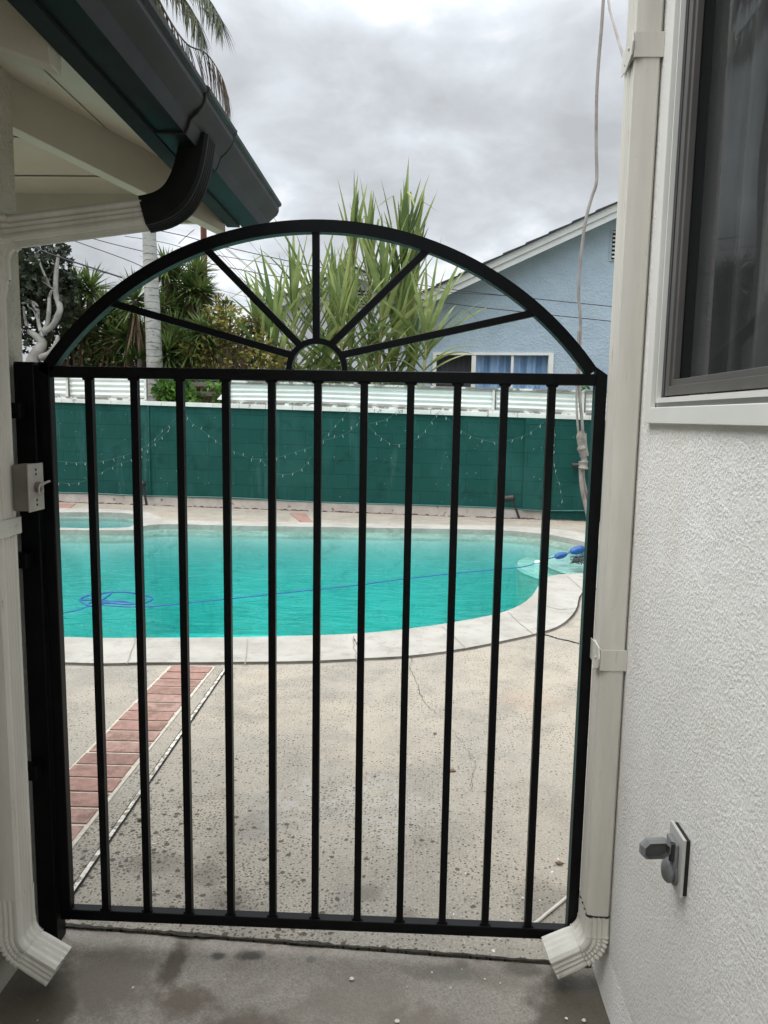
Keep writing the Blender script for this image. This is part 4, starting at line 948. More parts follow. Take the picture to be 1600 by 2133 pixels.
# string lights
strands = [
 ([(366,872),(345,893),(310,925),(270,945),(215,960),(165,964),(118,960)], 'upper left swag of string lights on the green wall'),
 ([(366,880),(345,902),(310,935),(290,950),(240,970),(200,990),(160,1006),(118,1005)], 'lower left swag of string lights on the green wall'),
 ([(380,853),(400,880),(430,903),(460,924),(487,940),(520,954),(556,956),(577,953),(611,943),(648,931),(674,918),(703,910),(729,897),(748,878)], 'longest swag of string lights, hanging left of the wall centre'),
 ([(546,960),(556,970),(574,985),(588,988),(605,987),(631,974),(648,951)], 'lowest short swag of string lights near the wall centre'),
 ([(672,918),(700,885),(712,873),(729,852)], 'steep short strand of string lights rising to the wall cap'),
 ([(764,884),(778,881),(807,872),(829,855)], 'flat short strand of string lights just under the wall cap'),
 ([(765,885),(792,910),(815,924),(828,926),(844,922),(871,913),(889,892),(915,856)], 'swag of string lights right of the wall centre'),
 ([(915,856),(935,874),(958,895),(985,910),(1025,920),(1052,919),(1085,910),(1110,897),(1138,875)], 'rightmost hanging swag of string lights'),
 ([(1155,880),(1155,918),(1153,949),(1156,980),(1160,994),(1165,1008),(1170,1035),(1173,1049)], 'vertical strand of string lights beside the wall pilaster')]
M['lwire'] = simple('pale_light_wire', (.10, .20, .17), (.07, .15, .13), .6)
for pts, lab in strands:
    W3 = cat_rom([on_w(a_, b_, -.045) for a_, b_ in pts], 8)
    s = thing('string_lights', W3[0], lab, 'string lights', 'string lights on the wall')
    MB().tube(W3, .0015, 5).build('wire', M['lwire'], s)
    acc = 0
    for i in range(1, len(W3)):
        acc += (W3[i]-W3[i-1]).length
        if acc > .135:
            acc = random.uniform(-.02, .02); p = W3[i]; d = Vector((random.uniform(-.5, .5), random.uniform(-.3, .1), -1)).normalized()*(-1 if random.random() < .12 else 1)
            mm = MB(); mm.tube([p, p+d*.018], .0032, 5); mm.tube([p+d*.016, p+d*.045], [.0048, .0035], 6); mm.build('bulb', M['bulb'], s)

# ------------------------------------------------------------------ pool gear
wz = -.118
m = MB(); pts = [on_z(a_, b_, wz) for a_, b_ in ((60,1283),(130,1277),(165,1270),(200,1261),(300,1264),(400,1255),(500,1245),(600,1234),(680,1226),(760,1217),(850,1205),(950,1194),(1030,1187),(1080,1182),(1105,1177),(1122,1168))]
m.tube(cat_rom(pts, 4), .0055, 6); tag(m.build('pool_rope', M['blue_plastic'], smooth=True), 'long thin blue rope floating across the pool', 'rope')
m = MB()
for loop in ([(165,1250),(185,1240),(230,1234),(265,1234),(300,1240),(319,1248),(300,1256),(280,1258),(245,1255),(205,1250)], [(166,1252),(190,1262),(225,1255),(250,1252),(275,1258),(240,1257),(205,1251),(185,1240),(172,1244)], [(185,1258),(205,1246),(215,1236),(232,1236),(210,1252),(190,1262)]):
    pts = [on_z(a_, b_, wz) for a_, b_ in loop]; m.tube(cat_rom(pts+[pts[0]], 5), .0075, 6)
tag(m.build('hose_coil', simple('blue_hose', (.008, .095, .28), (.006, .07, .22), .35), smooth=True), 'loose coil of blue hose floating at the left of the pool', 'hose')
F1, F2 = on_z(1168,1157,-.09), on_z(1203,1146,-.09); ax = (F2-F1).normalized()
for c, s, lab in ((F1, .95, 'smaller blue lozenge float nearer the pool centre'), (F2, 1.2, 'larger blue lozenge float beside the gate edge')):
    fl = MB(); fl.ball(c, .088*s, .042*s, .042*s, axis=(1, .35, .2), seg=16, rings=10); o = fl.build('pool_float', M['blue_plastic'], smooth=True); tag(o, lab, 'float', 'blue pool floats')
m = MB(); m.tube(cat_rom([on_z(1122,1168,-.1), F1-ax*.08, F1, F2, F2+ax*.3], 4), .008, 6); tag(m.build('float_rope', M['blue_plastic'], smooth=True), 'short blue rope joining the two lozenge floats', 'rope')
m = MB(); m.ball(on_z(1120,1171,-.1), .045, .03, .022, axis=(1, .8, 0)); tag(m.build('rope_hook', M['white_plastic'], smooth=True), 'small white hook at the end of the blue rope', 'hook')
m = MB(); rr = random.Random(2)
for i in range(26):
    a_ = on_z(rr.uniform(1188,1212), rr.uniform(1160,1174), -.11); b_ = on_z(rr.uniform(1195,1240), rr.uniform(1157,1176), -.08); m.tube([a_, (a_+b_)/2+Vector((0,0,rr.uniform(0,.04))), b_], .006, 5)
tag(m.build('tangled_net', M['pole_black']), 'tangled black netting on the pool steps behind the floats', 'net')
# garden hose by the gate foot
m = MB(); pts = [on_z(a_, b_, .007) for a_, b_ in ((1062,1918),(1075,1926),(1092,1930),(1115,1922),(1140,1902),(1165,1882),(1190,1862),(1225,1845))]
m.tube(cat_rom(pts, 5), .0045, 8); tag(m.build('extension_cord', simple('cream_cord', (.55, .52, .45), (.46, .43, .37), .5), smooth=True), 'thin cream cord lying on the deck behind the right gate corner', 'cord')
# flakes of paint and dry bits
rr = random.Random(11)
flakes = [(733,2039,.011,1),(827,2128,.011,1),(900,2026,.005,1),(939,2058,.004,1),(848,2057,.005,.4),(1028,1982,.011,1),(1042,1957,.005,1),(277,2058,.006,1),(320,1758,.010,.5),(1089,1871,.007,1),(1125,1876,.005,1),(903,1484,.012,.4),(1150,1817,.012,.4),(1163,1790,.011,.5),(1216,2126,.009,1),(1265,2140,.006,1),(1042,2048,.004,1),(970,1820,.008,.5),(945,1905,.008,.4),(1130,1931,.007,1),(1010,2040,.004,1),(962,2020,.003,1),(1180,2122,.008,.8)]
for (a_, b_, s, e) in flakes:
    s *= .6
    p = on_z(a_, b_, 0); m = MB(); n = 7; ang = rr.uniform(0, 6.28)
    top = []
    for i in range(n):
        th_ = 2*math.pi*i/n; r_ = s*rr.uniform(.7, 1.1); v = Vector((math.cos(th_)*r_, math.sin(th_)*r_*e, 0)); v.rotate(Matrix.Rotation(ang, 3, 'Z')); top.append(p+v)
    m.v = [v+Vector((0,0,.0005)) for v in top]+[v+Vector((0,0,.0012+rr.uniform(0,.0012))) for v in top]; m.f = [tuple(range(n,2*n)), tuple(reversed(range(n)))]+[(i, (i+1) % n, n+(i+1) % n, n+i) for i in range(n)]; m.m = [0]*len(m.f)
    tag(m.build('paint_flake', M['chip']), 'small white paint flake lying on the concrete near the gate', 'paint flake', 'paint flakes scattered on the concrete')
for (a_, b_, s) in ((941,1604,.012),(292,1706,.008),(1165,1798,.010),(906,1527,.006)):
    p = on_z(a_, b_, .006); m = MB(); m.ball(p, s*1.4, s*.8, .004, seg=7, rings=4, jit=.3); tag(m.build('dry_leaf', M['dry_leaf']), 'tiny dark curled dry leaf on the deck', 'leaf', 'dry leaf bits on the deck')

# ------------------------------------------------------------------ hanging service cables at the right
cb = thing('service_cable', on_w(1225, 1075, -.25), 'weathered grey service cables dropping to a taped bundle at the right of the wall', 'cable')
def wpts(px, off): return cat_rom([on_w(a_, b_, off) for a_, b_ in px], 5)
m = MB(); m.tube(wpts([(1262,-60),(1257,0),(1253,60),(1247,130),(1243,200),(1242,300),(1243,375),(1233,410),(1222,450),(1214,500),(1208,560),(1205,610),(1209,660),(1209,700),(1206,760),(1208,830),(1212,870),(1214,905)], -.3), .022, 8); m.build('main_cable', M['cable_grey'], cb, smooth=True)
m = MB(); m.tube(wpts([(1205,690),(1203,760),(1201,830),(1203,880),(1206,910),(1211,950)], -.33), .015, 8); m.build('side_cable', M['cable_grey'], cb, smooth=True)
m = MB(); m.tube(wpts([(1210,960),(1211,1000),(1215,1030),(1222,1060),(1228,1090)], -.3), .032, 8); m.build('main_cable', M['cable_grey'], cb, smooth=True)
m = MB(); m.tube(wpts([(1215,960),(1215,990),(1220,1020),(1232,1060)], -.25), .022, 8); m.build('side_cable', M['cable_grey'], cb, smooth=True)
m = MB(); pts = wpts([(1212,898),(1209,915),(1212,935),(1217,958),(1215,978)], -.33); m.tube(pts, [.052+.035*noise.noise(Vector((i*.45, 5, 2)))+random.uniform(-.003,.003) for i in range(len(pts))], 8); m.tube(wpts([(1216,903),(1217,925),(1221,950)], -.33), .04, 8); m.build('tape_wrap', M['tape'], cb, smooth=True)
m = MB(); m.tube([on_y(1262,-40,2.6), on_y(1270,20,2.4), on_y(1287,80,2.15), on_y(1304,135,1.90), (.463,1.80,2.24)], .0042, 6); tag(m.build('thin_cable', M['cable_grey'], smooth=True), 'thin grey cable running down to the upper downspout strap', 'cable')

# ------------------------------------------------------------------ plants
def blade(m, p, d, L, w, droop, n=8, mi=0, fold=.25, side=None, twist=0, kink=None):
    """tapered, folded, drooping leaf blade"""
    p = Vector(p); d = Vector(d).normalized(); s = Vector(side) if side is not None else d.cross(Vector((0,0,1)))
    if s.length < .05: s = Vector((random.uniform(-1,1), random.uniform(-1,1), 0))
    s = s.normalized(); b0 = len(m.v); q = p.copy(); dd = d.copy()
    for i in range(n+1):
        t = i/n; ww = w*(.55+.45*min(1, t*4))*(1-(max(0, t-.3)/.7)**1.5)+.001 if t > .0 else w*.55
        if twist: s.rotate(Matrix.Rotation(twist/n, 3, dd))
        nn = s.cross(dd).normalized()
        m.v += [q-s*ww/2+nn*ww*fold, q.copy(), q+s*ww/2+nn*ww*fold]
        k = droop/n*(.4+1.2*t)
        if kink and abs(t-kink) < .5/n: k += 1.1
        dd = (dd+Vector((0,0,-k))).normalized(); s = (s-dd*s.dot(dd)).normalized(); q = q+dd*L/n
    for i in range(n):
        a = b0+3*i; m.f += [(a, a+1, a+4, a+3), (a+1, a+2, a+5, a+4)]; m.m += [mi, mi]
def cane(base, crown, nleaf, L, spread, label, updir=(0,0,1), low=.35, w=.07, upright=.5, seed=0):
    nleaf = int(nleaf*2.5); w *= 1.75; L *= 1.08
    rs = random.Random(seed); base, crown = Vector(base), Vector(crown)
    t = thing('sugarcane', base, label, 'plant', 'sugarcane plants behind the wall')
    mid = base.lerp(crown, .5)+Vector((rs.uniform(-.1,.1), rs.uniform(-.1,.1), 0)); ax = cat_rom([base, mid, crown], 10)
    m = MB(); m.tube(ax, [.036-.018*i/len(ax)+(.004 if i % 3 == 0 else 0) for i in range(len(ax))], 8); m.build('stalk', M['cane_stalk'], t, smooth=True)
    m = MB(); up_ = (crown-mid).normalized(); az = rs.uniform(0, 6.28)
    for i in range(nleaf):
        f = i/(nleaf-1); f2 = low+(1-low)*f; p = ax[min(len(ax)-1, int(f2*(len(ax)-1)))] + Vector((0,0,rs.uniform(-.05,.05)))
        az += 3.14+rs.uniform(-.75, .75); tilt = (1-f)**.8*.75*spread+.14*spread+rs.uniform(0, .14)
        # cane leaves fan mostly in one plane
        h = Vector((math.cos(az)*1.0, math.sin(az)*.55, 0)); d = (up_*upright*2+h*tilt*1.6+Vector((0,0,.25))).normalized()
        LL = L*rs.uniform(.75, 1.15)*(.75+.4*math.sin(f*2.6)); 
        blade(m, p, d, LL, w*rs.uniform(.7,1.15), rs.uniform(.35,1.25)*(1.35-f*1.0)*spread, 10, 0 if rs.random() < .62 else 1, .22, twist=rs.uniform(-.8,.8), kink=(rs.uniform(.5,.8) if rs.random() < .22*(1-f)+.04 else None))
    m.build('leaves', [M['cane_leaf'], M['cane_leaf_dark']], t, smooth=True, sharp=180)
PYc = 13.2
def py(x, y, Y): return on_y(x, y, Y)
def gnd(px, Y): p = on_y(px, 900, Y); return Vector((p.x, Y, 0))
cane(gnd(812,13.2), py(845,505,13.2), 20, 1.35, .55, 'tallest sugarcane with a dense upright fan, right of the middle', seed=1, w=.085, upright=.8, low=.35)
cane(gnd(826,13.4), py(862,520,13.4), 9, 1.15, .45, 'second tall sugarcane just right of the tallest one', seed=2, w=.08, upright=.8)
cane(gnd(790,13.1), py(800,590,13.1), 16, 1.2, .9, 'leafy sugarcane left of the tallest one', seed=3, w=.07)
cane(gnd(740,13.3), py(735,480,13.3), 9, 1.05, .5, 'slim sugarcane with two tall spear leaves in the middle', seed=4, w=.07, upright=1.0, low=.55)
cane(gnd(716,12.9), py(708,640,12.9), 15, 1.1, 1.0, 'short bushy sugarcane behind the gate hub', seed=5, w=.06)
cane(gnd(675,13.4), py(655,620,13.4), 16, 1.3, .95, 'arching sugarcane left of the gate hub', seed=6, w=.065)
cane(gnd(640,13.2), py(612,640,13.2), 17, 1.35, 1.05, 'wide sugarcane leaning left with long pale leaves', seed=7, w=.065)
cane(gnd(560,13.1), py(545,700,13.1), 11, 1.15, 1.2, 'low drooping sugarcane nearest to the yellow green shrub', seed=14, w=.055)
cane(gnd(600,13.0), py(572,690,13.0), 16, 1.25, 1.2, 'drooping sugarcane second from the shrub on its left', seed=8, w=.065)
cane(gnd(868,13.0), py(890,690,13.0), 10, 1.3, .95, 'lone sugarcane standing in front of the blue house', seed=9, w=.055, low=.72)
cane(gnd(765,13.5), py(770,520,13.5), 12, 1.15, .65, 'narrow sugarcane between the two tallest ones', seed=10, w=.065, upright=.8)
cane(gnd(655,13.8), py(700,600,13.8), 14, 1.1, .8, 'sugarcane half hidden behind the arching one', seed=12, w=.06)

def rosette(m, c, r, n, rs, deadn=0, up_=Vector((0,0,1)), w=.042):
    c = Vector(c)
    for i in range(n):
        # directions over the sphere, fewer straight down
        z = rs.uniform(-.75, 1); a = rs.uniform(0, 6.283); h = math.sqrt(1-z*z); d = Vector((h*math.cos(a), h*math.sin(a), z))
        blade(m, c+d*.04-Vector((0,0,.10*max(0,-z))), d, r*rs.uniform(.8,1.15), w*rs.uniform(.8,1.2), rs.uniform(.05,.35), 3, 0, .3)
    for i in range(deadn):
        a = rs.uniform(0, 6.283); d = Vector((math.cos(a)*.35, math.sin(a)*.35, -1)); blade(m, c-Vector((0,0,rs.uniform(0.05,.35))), d, r*rs.uniform(.9,1.5), w*.9, .3, 3, 1, .2)
def yucca(base, heads, label, seed, dead=20):
    rs = random.Random(seed); base = Vector(base); t = thing('yucca_tree', base, label, 'tree', 'yucca trees beyond the wall')
    m = MB()
    for c, r in heads:
        mid = base.lerp(Vector(c), .55)+Vector((rs.uniform(-.15,.15), .1, -.1)); pts = cat_rom([base+Vector((0,0,-.05)), base.lerp(mid, .5)+Vector((0,.05,0)), mid, c], 5); m.tube(pts, [.12-.07*i/len(pts) for i in range(len(pts))], 7)
    m.build('trunk', M['weather_wood'], t, smooth=True)
    for c, r in heads:
        m = MB(); rosette(m, c, r, 130, rs, dead); m.build('leaf_rosette', [M['yucca_leaf'], M['yucca_dead']], t, smooth=True, sharp=180)
def H_(l, Y, s=1): return [(py(a_, b_, Y+random.uniform(-.35,.35)), r_*s) for a_, b_, r_ in l]
yucca(gnd(200,13.6), H_([(187,606,.52),(150,655,.5),(222,655,.5),(130,625,.42),(190,700,.5),(160,595,.38)], 13.4), 'yucca with spiky heads between the fig tree and the palm trunk', 21)
yucca(gnd(270,13.2), H_([(283,625,.5),(237,705,.5),(268,700,.45),(250,655,.45)], 13.1), 'yucca with browned leaves just left of the palm trunk', 22, 40)
yucca(gnd(380,14.0), H_([(362,585,.52),(398,600,.5),(345,560,.42),(378,655,.55),(340,640,.48),(420,610,.38),(410,570,.42)], 13.9), 'tallest yucca, right of the palm trunk', 23, 30)
yucca(gnd(385,13.0), H_([(362,705,.52),(398,725,.42),(350,735,.45),(425,690,.42)], 13.0), 'low yucca with long drooping yellow leaves in front of the tallest one', 24, 10)
yucca(gnd(300,14.2), H_([(300,720,.55),(200,740,.5),(410,670,.45)], 14.4), 'dark yucca low behind the palm trunk', 25, 10)
# fan palm tuft at the foot of the palm
rs = random.Random(31); fp_ = thing('fan_palm', gnd(290, 12.9), 'small fan palm tuft at the foot of the palm trunk', 'plant')
m = MB(); c = py(292, 748, 12.9)
for i in range(36):
    a_ = rs.uniform(-.2, 3.34); blade(m, c, (math.cos(a_), rs.uniform(-.35,.35), math.sin(a_)), .55*rs.uniform(.8,1.1), .05, .1, 3)
m.build('fronds', M['vine'], fp_); MB().tube([gnd(290, 12.9), c], .05, 8).build('stem', M['weather_wood'], fp_)

# fig tree with pale branches
fg = thing('fig_tree', gnd(70, 12.6), 'dark leaved fig tree with pale bare branches at the far left', 'tree')
FY = 12.55
def fpt(a_, b_, dy=0): return py(a_, b_, FY+dy)
m = MB()
br = [([(66,830),(68,760),(78,735),(88,715),(75,700),(60,690)], [.16,.12,.10,.085,.06,.04]), ([(85,745),(105,735),(118,715),(120,700)], [.06,.05,.04,.03]), ([(84,712),(88,695),(110,678),(122,655),(125,640),(117,615),(116,590),(118,560),(122,530)], [.05,.05,.055,.055,.05,.045,.04,.035,.02]),
      ([(88,692),(98,675),(102,650),(103,620),(108,605)], [.035,.035,.035,.03,.02]), ([(85,690),(80,670),(78,640),(65,628),(46,632)], [.03,.03,.03,.025,.02]), ([(78,648),(60,625),(46,622)], [.025,.02,.015]), ([(60,690),(52,665),(50,640)], [.025,.025,.02]),
      ([(116,605),(105,598),(92,588)], [.02,.015,.01]), ([(88,700),(72,650),(60,640),(56,628)], [.015,.015,.012,.01]), ([(105,598),(92,570),(80,540)], [.02,.02,.015])]
for pts, rad in br:
    P = cat_rom([fpt(a_, b_, random.uniform(-.05,.05)) for a_, b_ in pts], 4); rr_ = []
    for i in range(len(P)): f = i/(len(P)-1)*(len(rad)-1); k = min(int(f), len(rad)-2); rr_.append((rad[k]+(rad[k+1]-rad[k])*(f-k))*(1+.12*noise.noise(P[i]*9)))
    m.tube(P, rr_, 9)
m.build('trunk', M['fig_bark'], fg, smooth=True)
def lobed(m, p, nrm, upv, s, rs, mi=0, lobes=5):
    nrm = Vector(nrm).normalized(); u = Vector(upv); u = (u-nrm*u.dot(nrm)).normalized(); v = nrm.cross(u); b0 = len(m.v); k = lobes*2+1; pts = []
    for i in range(k):
        a_ = -2.3+4.6*i/(k-1); r_ = s*(1 if i % 2 else .55); r_ *= 1-.28*abs(a_)/2.3
        pts.append(p+u*math.cos(a_)*r_+v*math.sin(a_)*r_+nrm*rs.uniform(-.06,.06)*s)
    m.v.append(p-u*s*.1); m.v += pts
    for i in range(k-1): m.f.append((b0, b0+1+i, b0+2+i)); m.m.append(mi)
m = MB(); rs = random.Random(5)
cl = [(75,575,.55),(60,545,.5),(100,545,.42),(118,535,.28),(60,600,.5),(95,590,.4),(45,570,.5),(40,620,.5),(130,590,.25),(140,600,.22),(60,650,.35),(20,560,.7),(20,640,.7),(0,600,.8),(112,625,.28),(140,625,.25),(85,630,.25),(150,580,.14),(148,572,.12),(128,520,.15),(95,660,.28),(140,650,.25),(120,690,.2),(60,700,.3)]
for a_, b_, r_ in cl:
    c = fpt(a_, b_, .25)
    for i in range(int(190*r_*r_/.25*.9)+14):
        d = Vector((rs.gauss(0,1), rs.gauss(0,1.2), rs.gauss(0,1))).normalized()*r_*rs.random()**.4
        lobed(m, c+d, (rs.gauss(0,1), -1+rs.gauss(0,.8), rs.gauss(0,.8)), (rs.gauss(0,.6), 0, -1+rs.gauss(0,.9)), rs.uniform(.045,.095), rs)
m.build('crown', M['fig_leaf'], fg)

def bush(name, loc, lumps, mat, label, cat, n, s, seed, Y, stems=True, group=None, flat=.7):
    rs = random.Random(seed); t = thing(name, loc, label, cat, group); m = MB()
    for a_, b_, r_ in lumps:
        c = py(a_, b_, Y+rs.uniform(-.25,.25))
        for i in range(max(8, int(n*r_*r_*6))):
            d = Vector((rs.gauss(0,1), rs.gauss(0,1), rs.gauss(0,1))).normalized()*r_*rs.random()**.45
            dirv = (d.normalized()+Vector((rs.gauss(0,.5), rs.gauss(0,.5), rs.gauss(0,.6)))).normalized(); p = c+d; L = s*rs.uniform(.7,1.4)
            sd = dirv.cross(Vector((rs.gauss(0,1), rs.gauss(0,1), rs.gauss(0,1)))).normalized()*L*.28; b0 = len(m.v)
            m.v += [p, p+dirv*L*.5+sd, p+dirv*L, p+dirv*L*.5-sd]; m.f.append((b0, b0+1, b0+2, b0+3)); m.m.append(0 if rs.random() < .8 else 1)
    m.build('foliage', mat, t)
    if stems:
        m = MB()
        for a_, b_, r_ in lumps:
            c = py(a_, b_, Y)
            for k in range(3):
                e = c+Vector((rs.gauss(0,.6), rs.gauss(0,.3), rs.uniform(.2,.9)))*r_; m.tube(cat_rom([Vector(loc), Vector(loc).lerp(c, .6)+Vector((rs.gauss(0,.1), 0, 0)), c, e], 3), [.03]*3+[.02]*3+[.012]*3+[.004], 5)
        m.build('stem', M['twig'], t)
    return t
bush('shrub', gnd(480,12.7), [(470,640,.14),(480,665,.22),(505,690,.20),(525,675,.16),(455,690,.22),(470,715,.32),(510,720,.3),(440,730,.3),(545,735,.3),(490,745,.35),(400,745,.25),(435,650,.12),(455,625,.08),(535,690,.18),(465,640,.12),(420,745,.3),(580,745,.2)], [M['bush_yellow'], M['bush_dark']], 'yellow green shrub with reddish twig tips left of the sugarcane', 'shrub', 420, .085, 41, 12.9)
bush('shrub', gnd(160,12.7), [(130,735,.32),(160,745,.35),(200,750,.33),(110,715,.25),(170,705,.25),(240,750,.3),(150,690,.2),(100,750,.25)], [M['bush_dark'], M['yucca_dead']], 'dark low shrub at the foot of the fig tree', 'shrub', 420, .09, 42, 13.2)
bush('shrub', gnd(340,13.6), [(300,745,.35),(350,755,.4),(400,760,.35),(450,765,.3),(250,770,.3),(330,700,.3),(420,720,.3),(520,770,.3),(590,770,.25),(650,775,.25),(700,775,.25)], [M['bush_dark'], M['vine']], 'dark bushy undergrowth behind the yuccas', 'shrub', 330, .11, 43, 13.9)
bush('vine', gnd(380,12.1), [(350,800,.22),(380,800,.2),(410,795,.18),(350,825,.18),(385,825,.18),(420,815,.15),(340,815,.15),(445,800,.12),(460,825,.1),(400,830,.15)], [M['vine'], M['bush_dark']], 'bright green leafy vine in the gap of the fence', 'vine', 900, .085, 44, 12.1)
bush('weed', on_w(1218,800,.0), [(1218,800,.05),(1222,793,.03)], [M['vine'], M['vine']], 'small green weed growing out of the fence top at the right', 'plant', 4000, .06, 45, wy(2.5), False)

# palm
pl = thing('palm_tree', gnd(333, 12.55), 'tall ringed grey palm trunk rising behind the wall with its crown above the eave', 'tree')
PY_ = 12.55
tp = cat_rom([Vector((py(336,880,PY_).x, PY_, 0)), py(326,832,PY_), py(320,700,PY_), py(314,560,PY_), py(309,430,PY_), py(303,200,PY_), py(296,-40,PY_)], 10)
m = MB(); m.tube(tp, [(.150-.045*min(1, i/40))*(1+.02*math.sin(i*2.1)) for i in range(len(tp))], 16); m.build('trunk', M['palm_trunk'], pl, smooth=True)
def frond(m, pts, L0, n, mi, rs, hang=.6, w=.021):
    P = cat_rom(pts, max(3, n//len(pts))); N_ = len(P); m.tube(P, [.022*(1-.8*i/N_) for i in range(N_)], 5, mi=mi)
    for i in range(2, N_):
        t = i/N_; T = (P[i]-P[i-1]).normalized(); s = T.cross(Vector((0,0,1))).normalized(); L = L0*(.5+.9*math.sin(min(1, t*1.15)*math.pi*.85))
        for sg in (-1, 1):
            for _ in range(2):
                d = (s*sg*(1-hang)+T*rs.uniform(.5,.9)+Vector((rs.uniform(-.2,.2), rs.uniform(-.2,.2), -hang*rs.uniform(.5,1.5)))).normalized(); blade(m, P[i].lerp(P[i-1], rs.random()), d, L*rs.uniform(.8,1.1), w, hang*1.1, 4, mi, .15)
crown = py(296,-60,PY_); rs = random.Random(77)
def fr(px, L0, mi, hang, n=46):
    m = MB(); frond(m, [crown]+[py(a_, b_, PY_-.5*k/len(px)) for k, (a_, b_) in enumerate(px)], L0, n, 0, rs, hang); m.build('frond', M['palm_dead'] if mi else M['palm_leaf'], pl)
fr([(345,-75),(400,-40),(440,5),(462,45)], .55, 0, .55, 54)
fr([(330,-50),(370,-20),(405,30),(425,80)], .50, 0, .6, 50)
fr([(320,-20),(355,45),(390,92),(430,112),(462,160),(476,205)], .62, 1, 1.2, 40)
fr([(315,-25),(340,30),(358,70),(372,95)], .42, 0, .75)
for px in ([(330,-130),(380,-170),(440,-160)], [(280,-150),(250,-230),(220,-260)], [(250,-90),(190,-110),(130,-60)], [(240,-60),(180,-20),(140,60)], [(300,-170),(330,-260),(380,-310)], [(260,-20),(230,60),(215,140)], [(290,0),(290,80),(300,150)]):
    fr(px, .55, 0, .6, 30)

# ------------------------------------------------------------------ utility pole and wires
up_ = thing('utility_pole', gnd(425, 24), 'red brown wooden utility pole behind the yuccas', 'pole')
m = MB(); m.tube([Vector((py(426,800,24).x, 24, 0)), py(425.5,560,24), py(424,470,24), py(423,380,24)], [.115,.10,.095,.09], 10); m.build('shaft', M['rust_wood'], up_, smooth=True)
m = MB(); m.bar(py(402,574,24), py(420,584,24), .12, .12, ref=(0,1,0)); m.bar(py(380,400,24), py(470,398,24), .1, .1); m.build('crossarm', M['rust_wood'], up_)
m = MB(); m.tube([py(410,624,23.9), py(410,638,23.9)], .1, 10); m.build('transformer', simple('grey_metal_can', (.10,.11,.12), (.08,.085,.09), .6), up_)
wires = [
 (12.4, .014, 'wire', [(60,505),(100,527),(254,578)], 'thick black cable sagging in front of the yuccas at the left'),
 (13.9, .007, 'wire_far', [(100,540),(150,553),(235,572)], 'thin cable just below the thick one at the left'),
 (14.5, .008, 'wire', [(120,490),(181,511),(294,554),(345,592),(417,622),(470,655)], 'black cable crossing behind the palm trunk to the pole'),
 (14.5, .008, 'wire', [(150,484),(223,505),(327,530),(400,542),(527,567),(651,588),(790,611),(890,625),(1000,640),(1290,671)], 'lower long black cable passing the blue house'),
 (14.5, .008, 'wire', [(330,480),(386,492),(464,513),(651,554),(850,589),(1000,610),(1290,640)], 'upper long black cable passing the blue house'),
 (14.8, .006, 'wire', [(260,492),(340,505),(437,529),(625,559),(850,600),(1070,617)], 'middle thin cable meeting the upper long one'),
 (23, .009, 'wire_far', [(464,513),(520,560),(580,620),(640,690)], 'thin grey wire slanting down from the pole, nearest to it'),
 (23.3, .009, 'wire_far', [(468,513),(530,565),(600,630),(660,700)], 'thin grey wire slanting down beside the first one'),
 (24, .008, 'wire_far', [(447,520),(500,575),(545,640),(580,700)], 'faint wire slanting down closest to the shrub'),
 (24.4, .008, 'wire_far', [(455,520),(510,580),(560,650)], 'faint short wire slanting down behind the shrub'),
 (26, .007, 'wire_far', [(500,480),(560,550),(620,610),(700,700)], 'very thin wire crossing the sky behind the middle spoke'),
 (26.5, .007, 'wire_far', [(560,480),(590,520),(640,590)], 'very thin wire above the arching sugarcane'),
 (24, .010, 'wire', [(431,600),(470,630),(520,672),(600,720)], 'dark wire dropping from the pole to the sugarcane'),
 (24, .007, 'wire_far', [(432,597),(500,615),(560,628),(640,640)], 'thin level wire from the pole behind the sugarcane'),
 (24, .008, 'wire', [(430,630),(460,637),(520,639),(600,637)], 'low slack wire right of the pole'),
 (23.5, .007, 'wire_far', [(417,530),(408,600),(400,650)], 'thin guy wire hanging left of the pole'),
 (14, .006, 'wire', [(405,478),(385,495),(372,508)], 'short wire curling down below the eave'),
]
for Y, r_, mt, pts, lab in wires:
    P = cat_rom([py(a_, b_, Y) for a_, b_ in pts], 6); m = MB(); m.tube(P, r_, 5); tag(m.build('overhead_wire', M[mt], smooth=True), lab, 'wire', 'overhead wires')

# ------------------------------------------------------------------ houses beyond
OF = 5.0
bh = thing('blue_house', W(3, OF+3, 0), 'pale blue stucco house with a white edged gable behind the wall at the right', 'house')
gx0, gz0, gx1, gz1 = -.35, 3.78, 6.2, 6.60      # wall-gable line under the bargeboard
def roofz(x): return 3.62+(x+.078)*.4475 if x < gx1 else 3.62+(2*gx1-x+.078)*.4475
wl_, wr_, wb_, wt_ = .45, 2.89, 1.95, 2.83      # window opening
m = MB()
xs = [-.25, wl_, wr_, gx1, 12.7]
m.add([W(-.25,OF,0), W(wl_,OF,0), W(wl_,OF,roofz(wl_)+.1), W(-.25,OF,roofz(-.25)+.1)], [(0,1,2,3)])
m.add([W(wl_,OF,0), W(wr_,OF,0), W(wr_,OF,wb_), W(wl_,OF,wb_)], [(0,1,2,3)])
m.add([W(wl_,OF,wt_), W(wr_,OF,wt_), W(wr_,OF,roofz(wr_)+.1), W(wl_,OF,roofz(wl_)+.1)], [(0,1,2,3)])
m.add([W(wr_,OF,0), W(12.7,OF,0), W(12.7,OF,roofz(12.7)+.1), W(gx1,OF,roofz(gx1)+.1), W(wr_,OF,roofz(wr_)+.1)], [(0,1,2,3,4)])
m.add([W(-.25,OF,0), W(-.25,OF+9,0), W(-.25,OF+9,roofz(-.25)+.1), W(-.25,OF,roofz(-.25)+.1)], [(0,3,2,1)])
m.build('wall', M['stucco_blue'], bh)
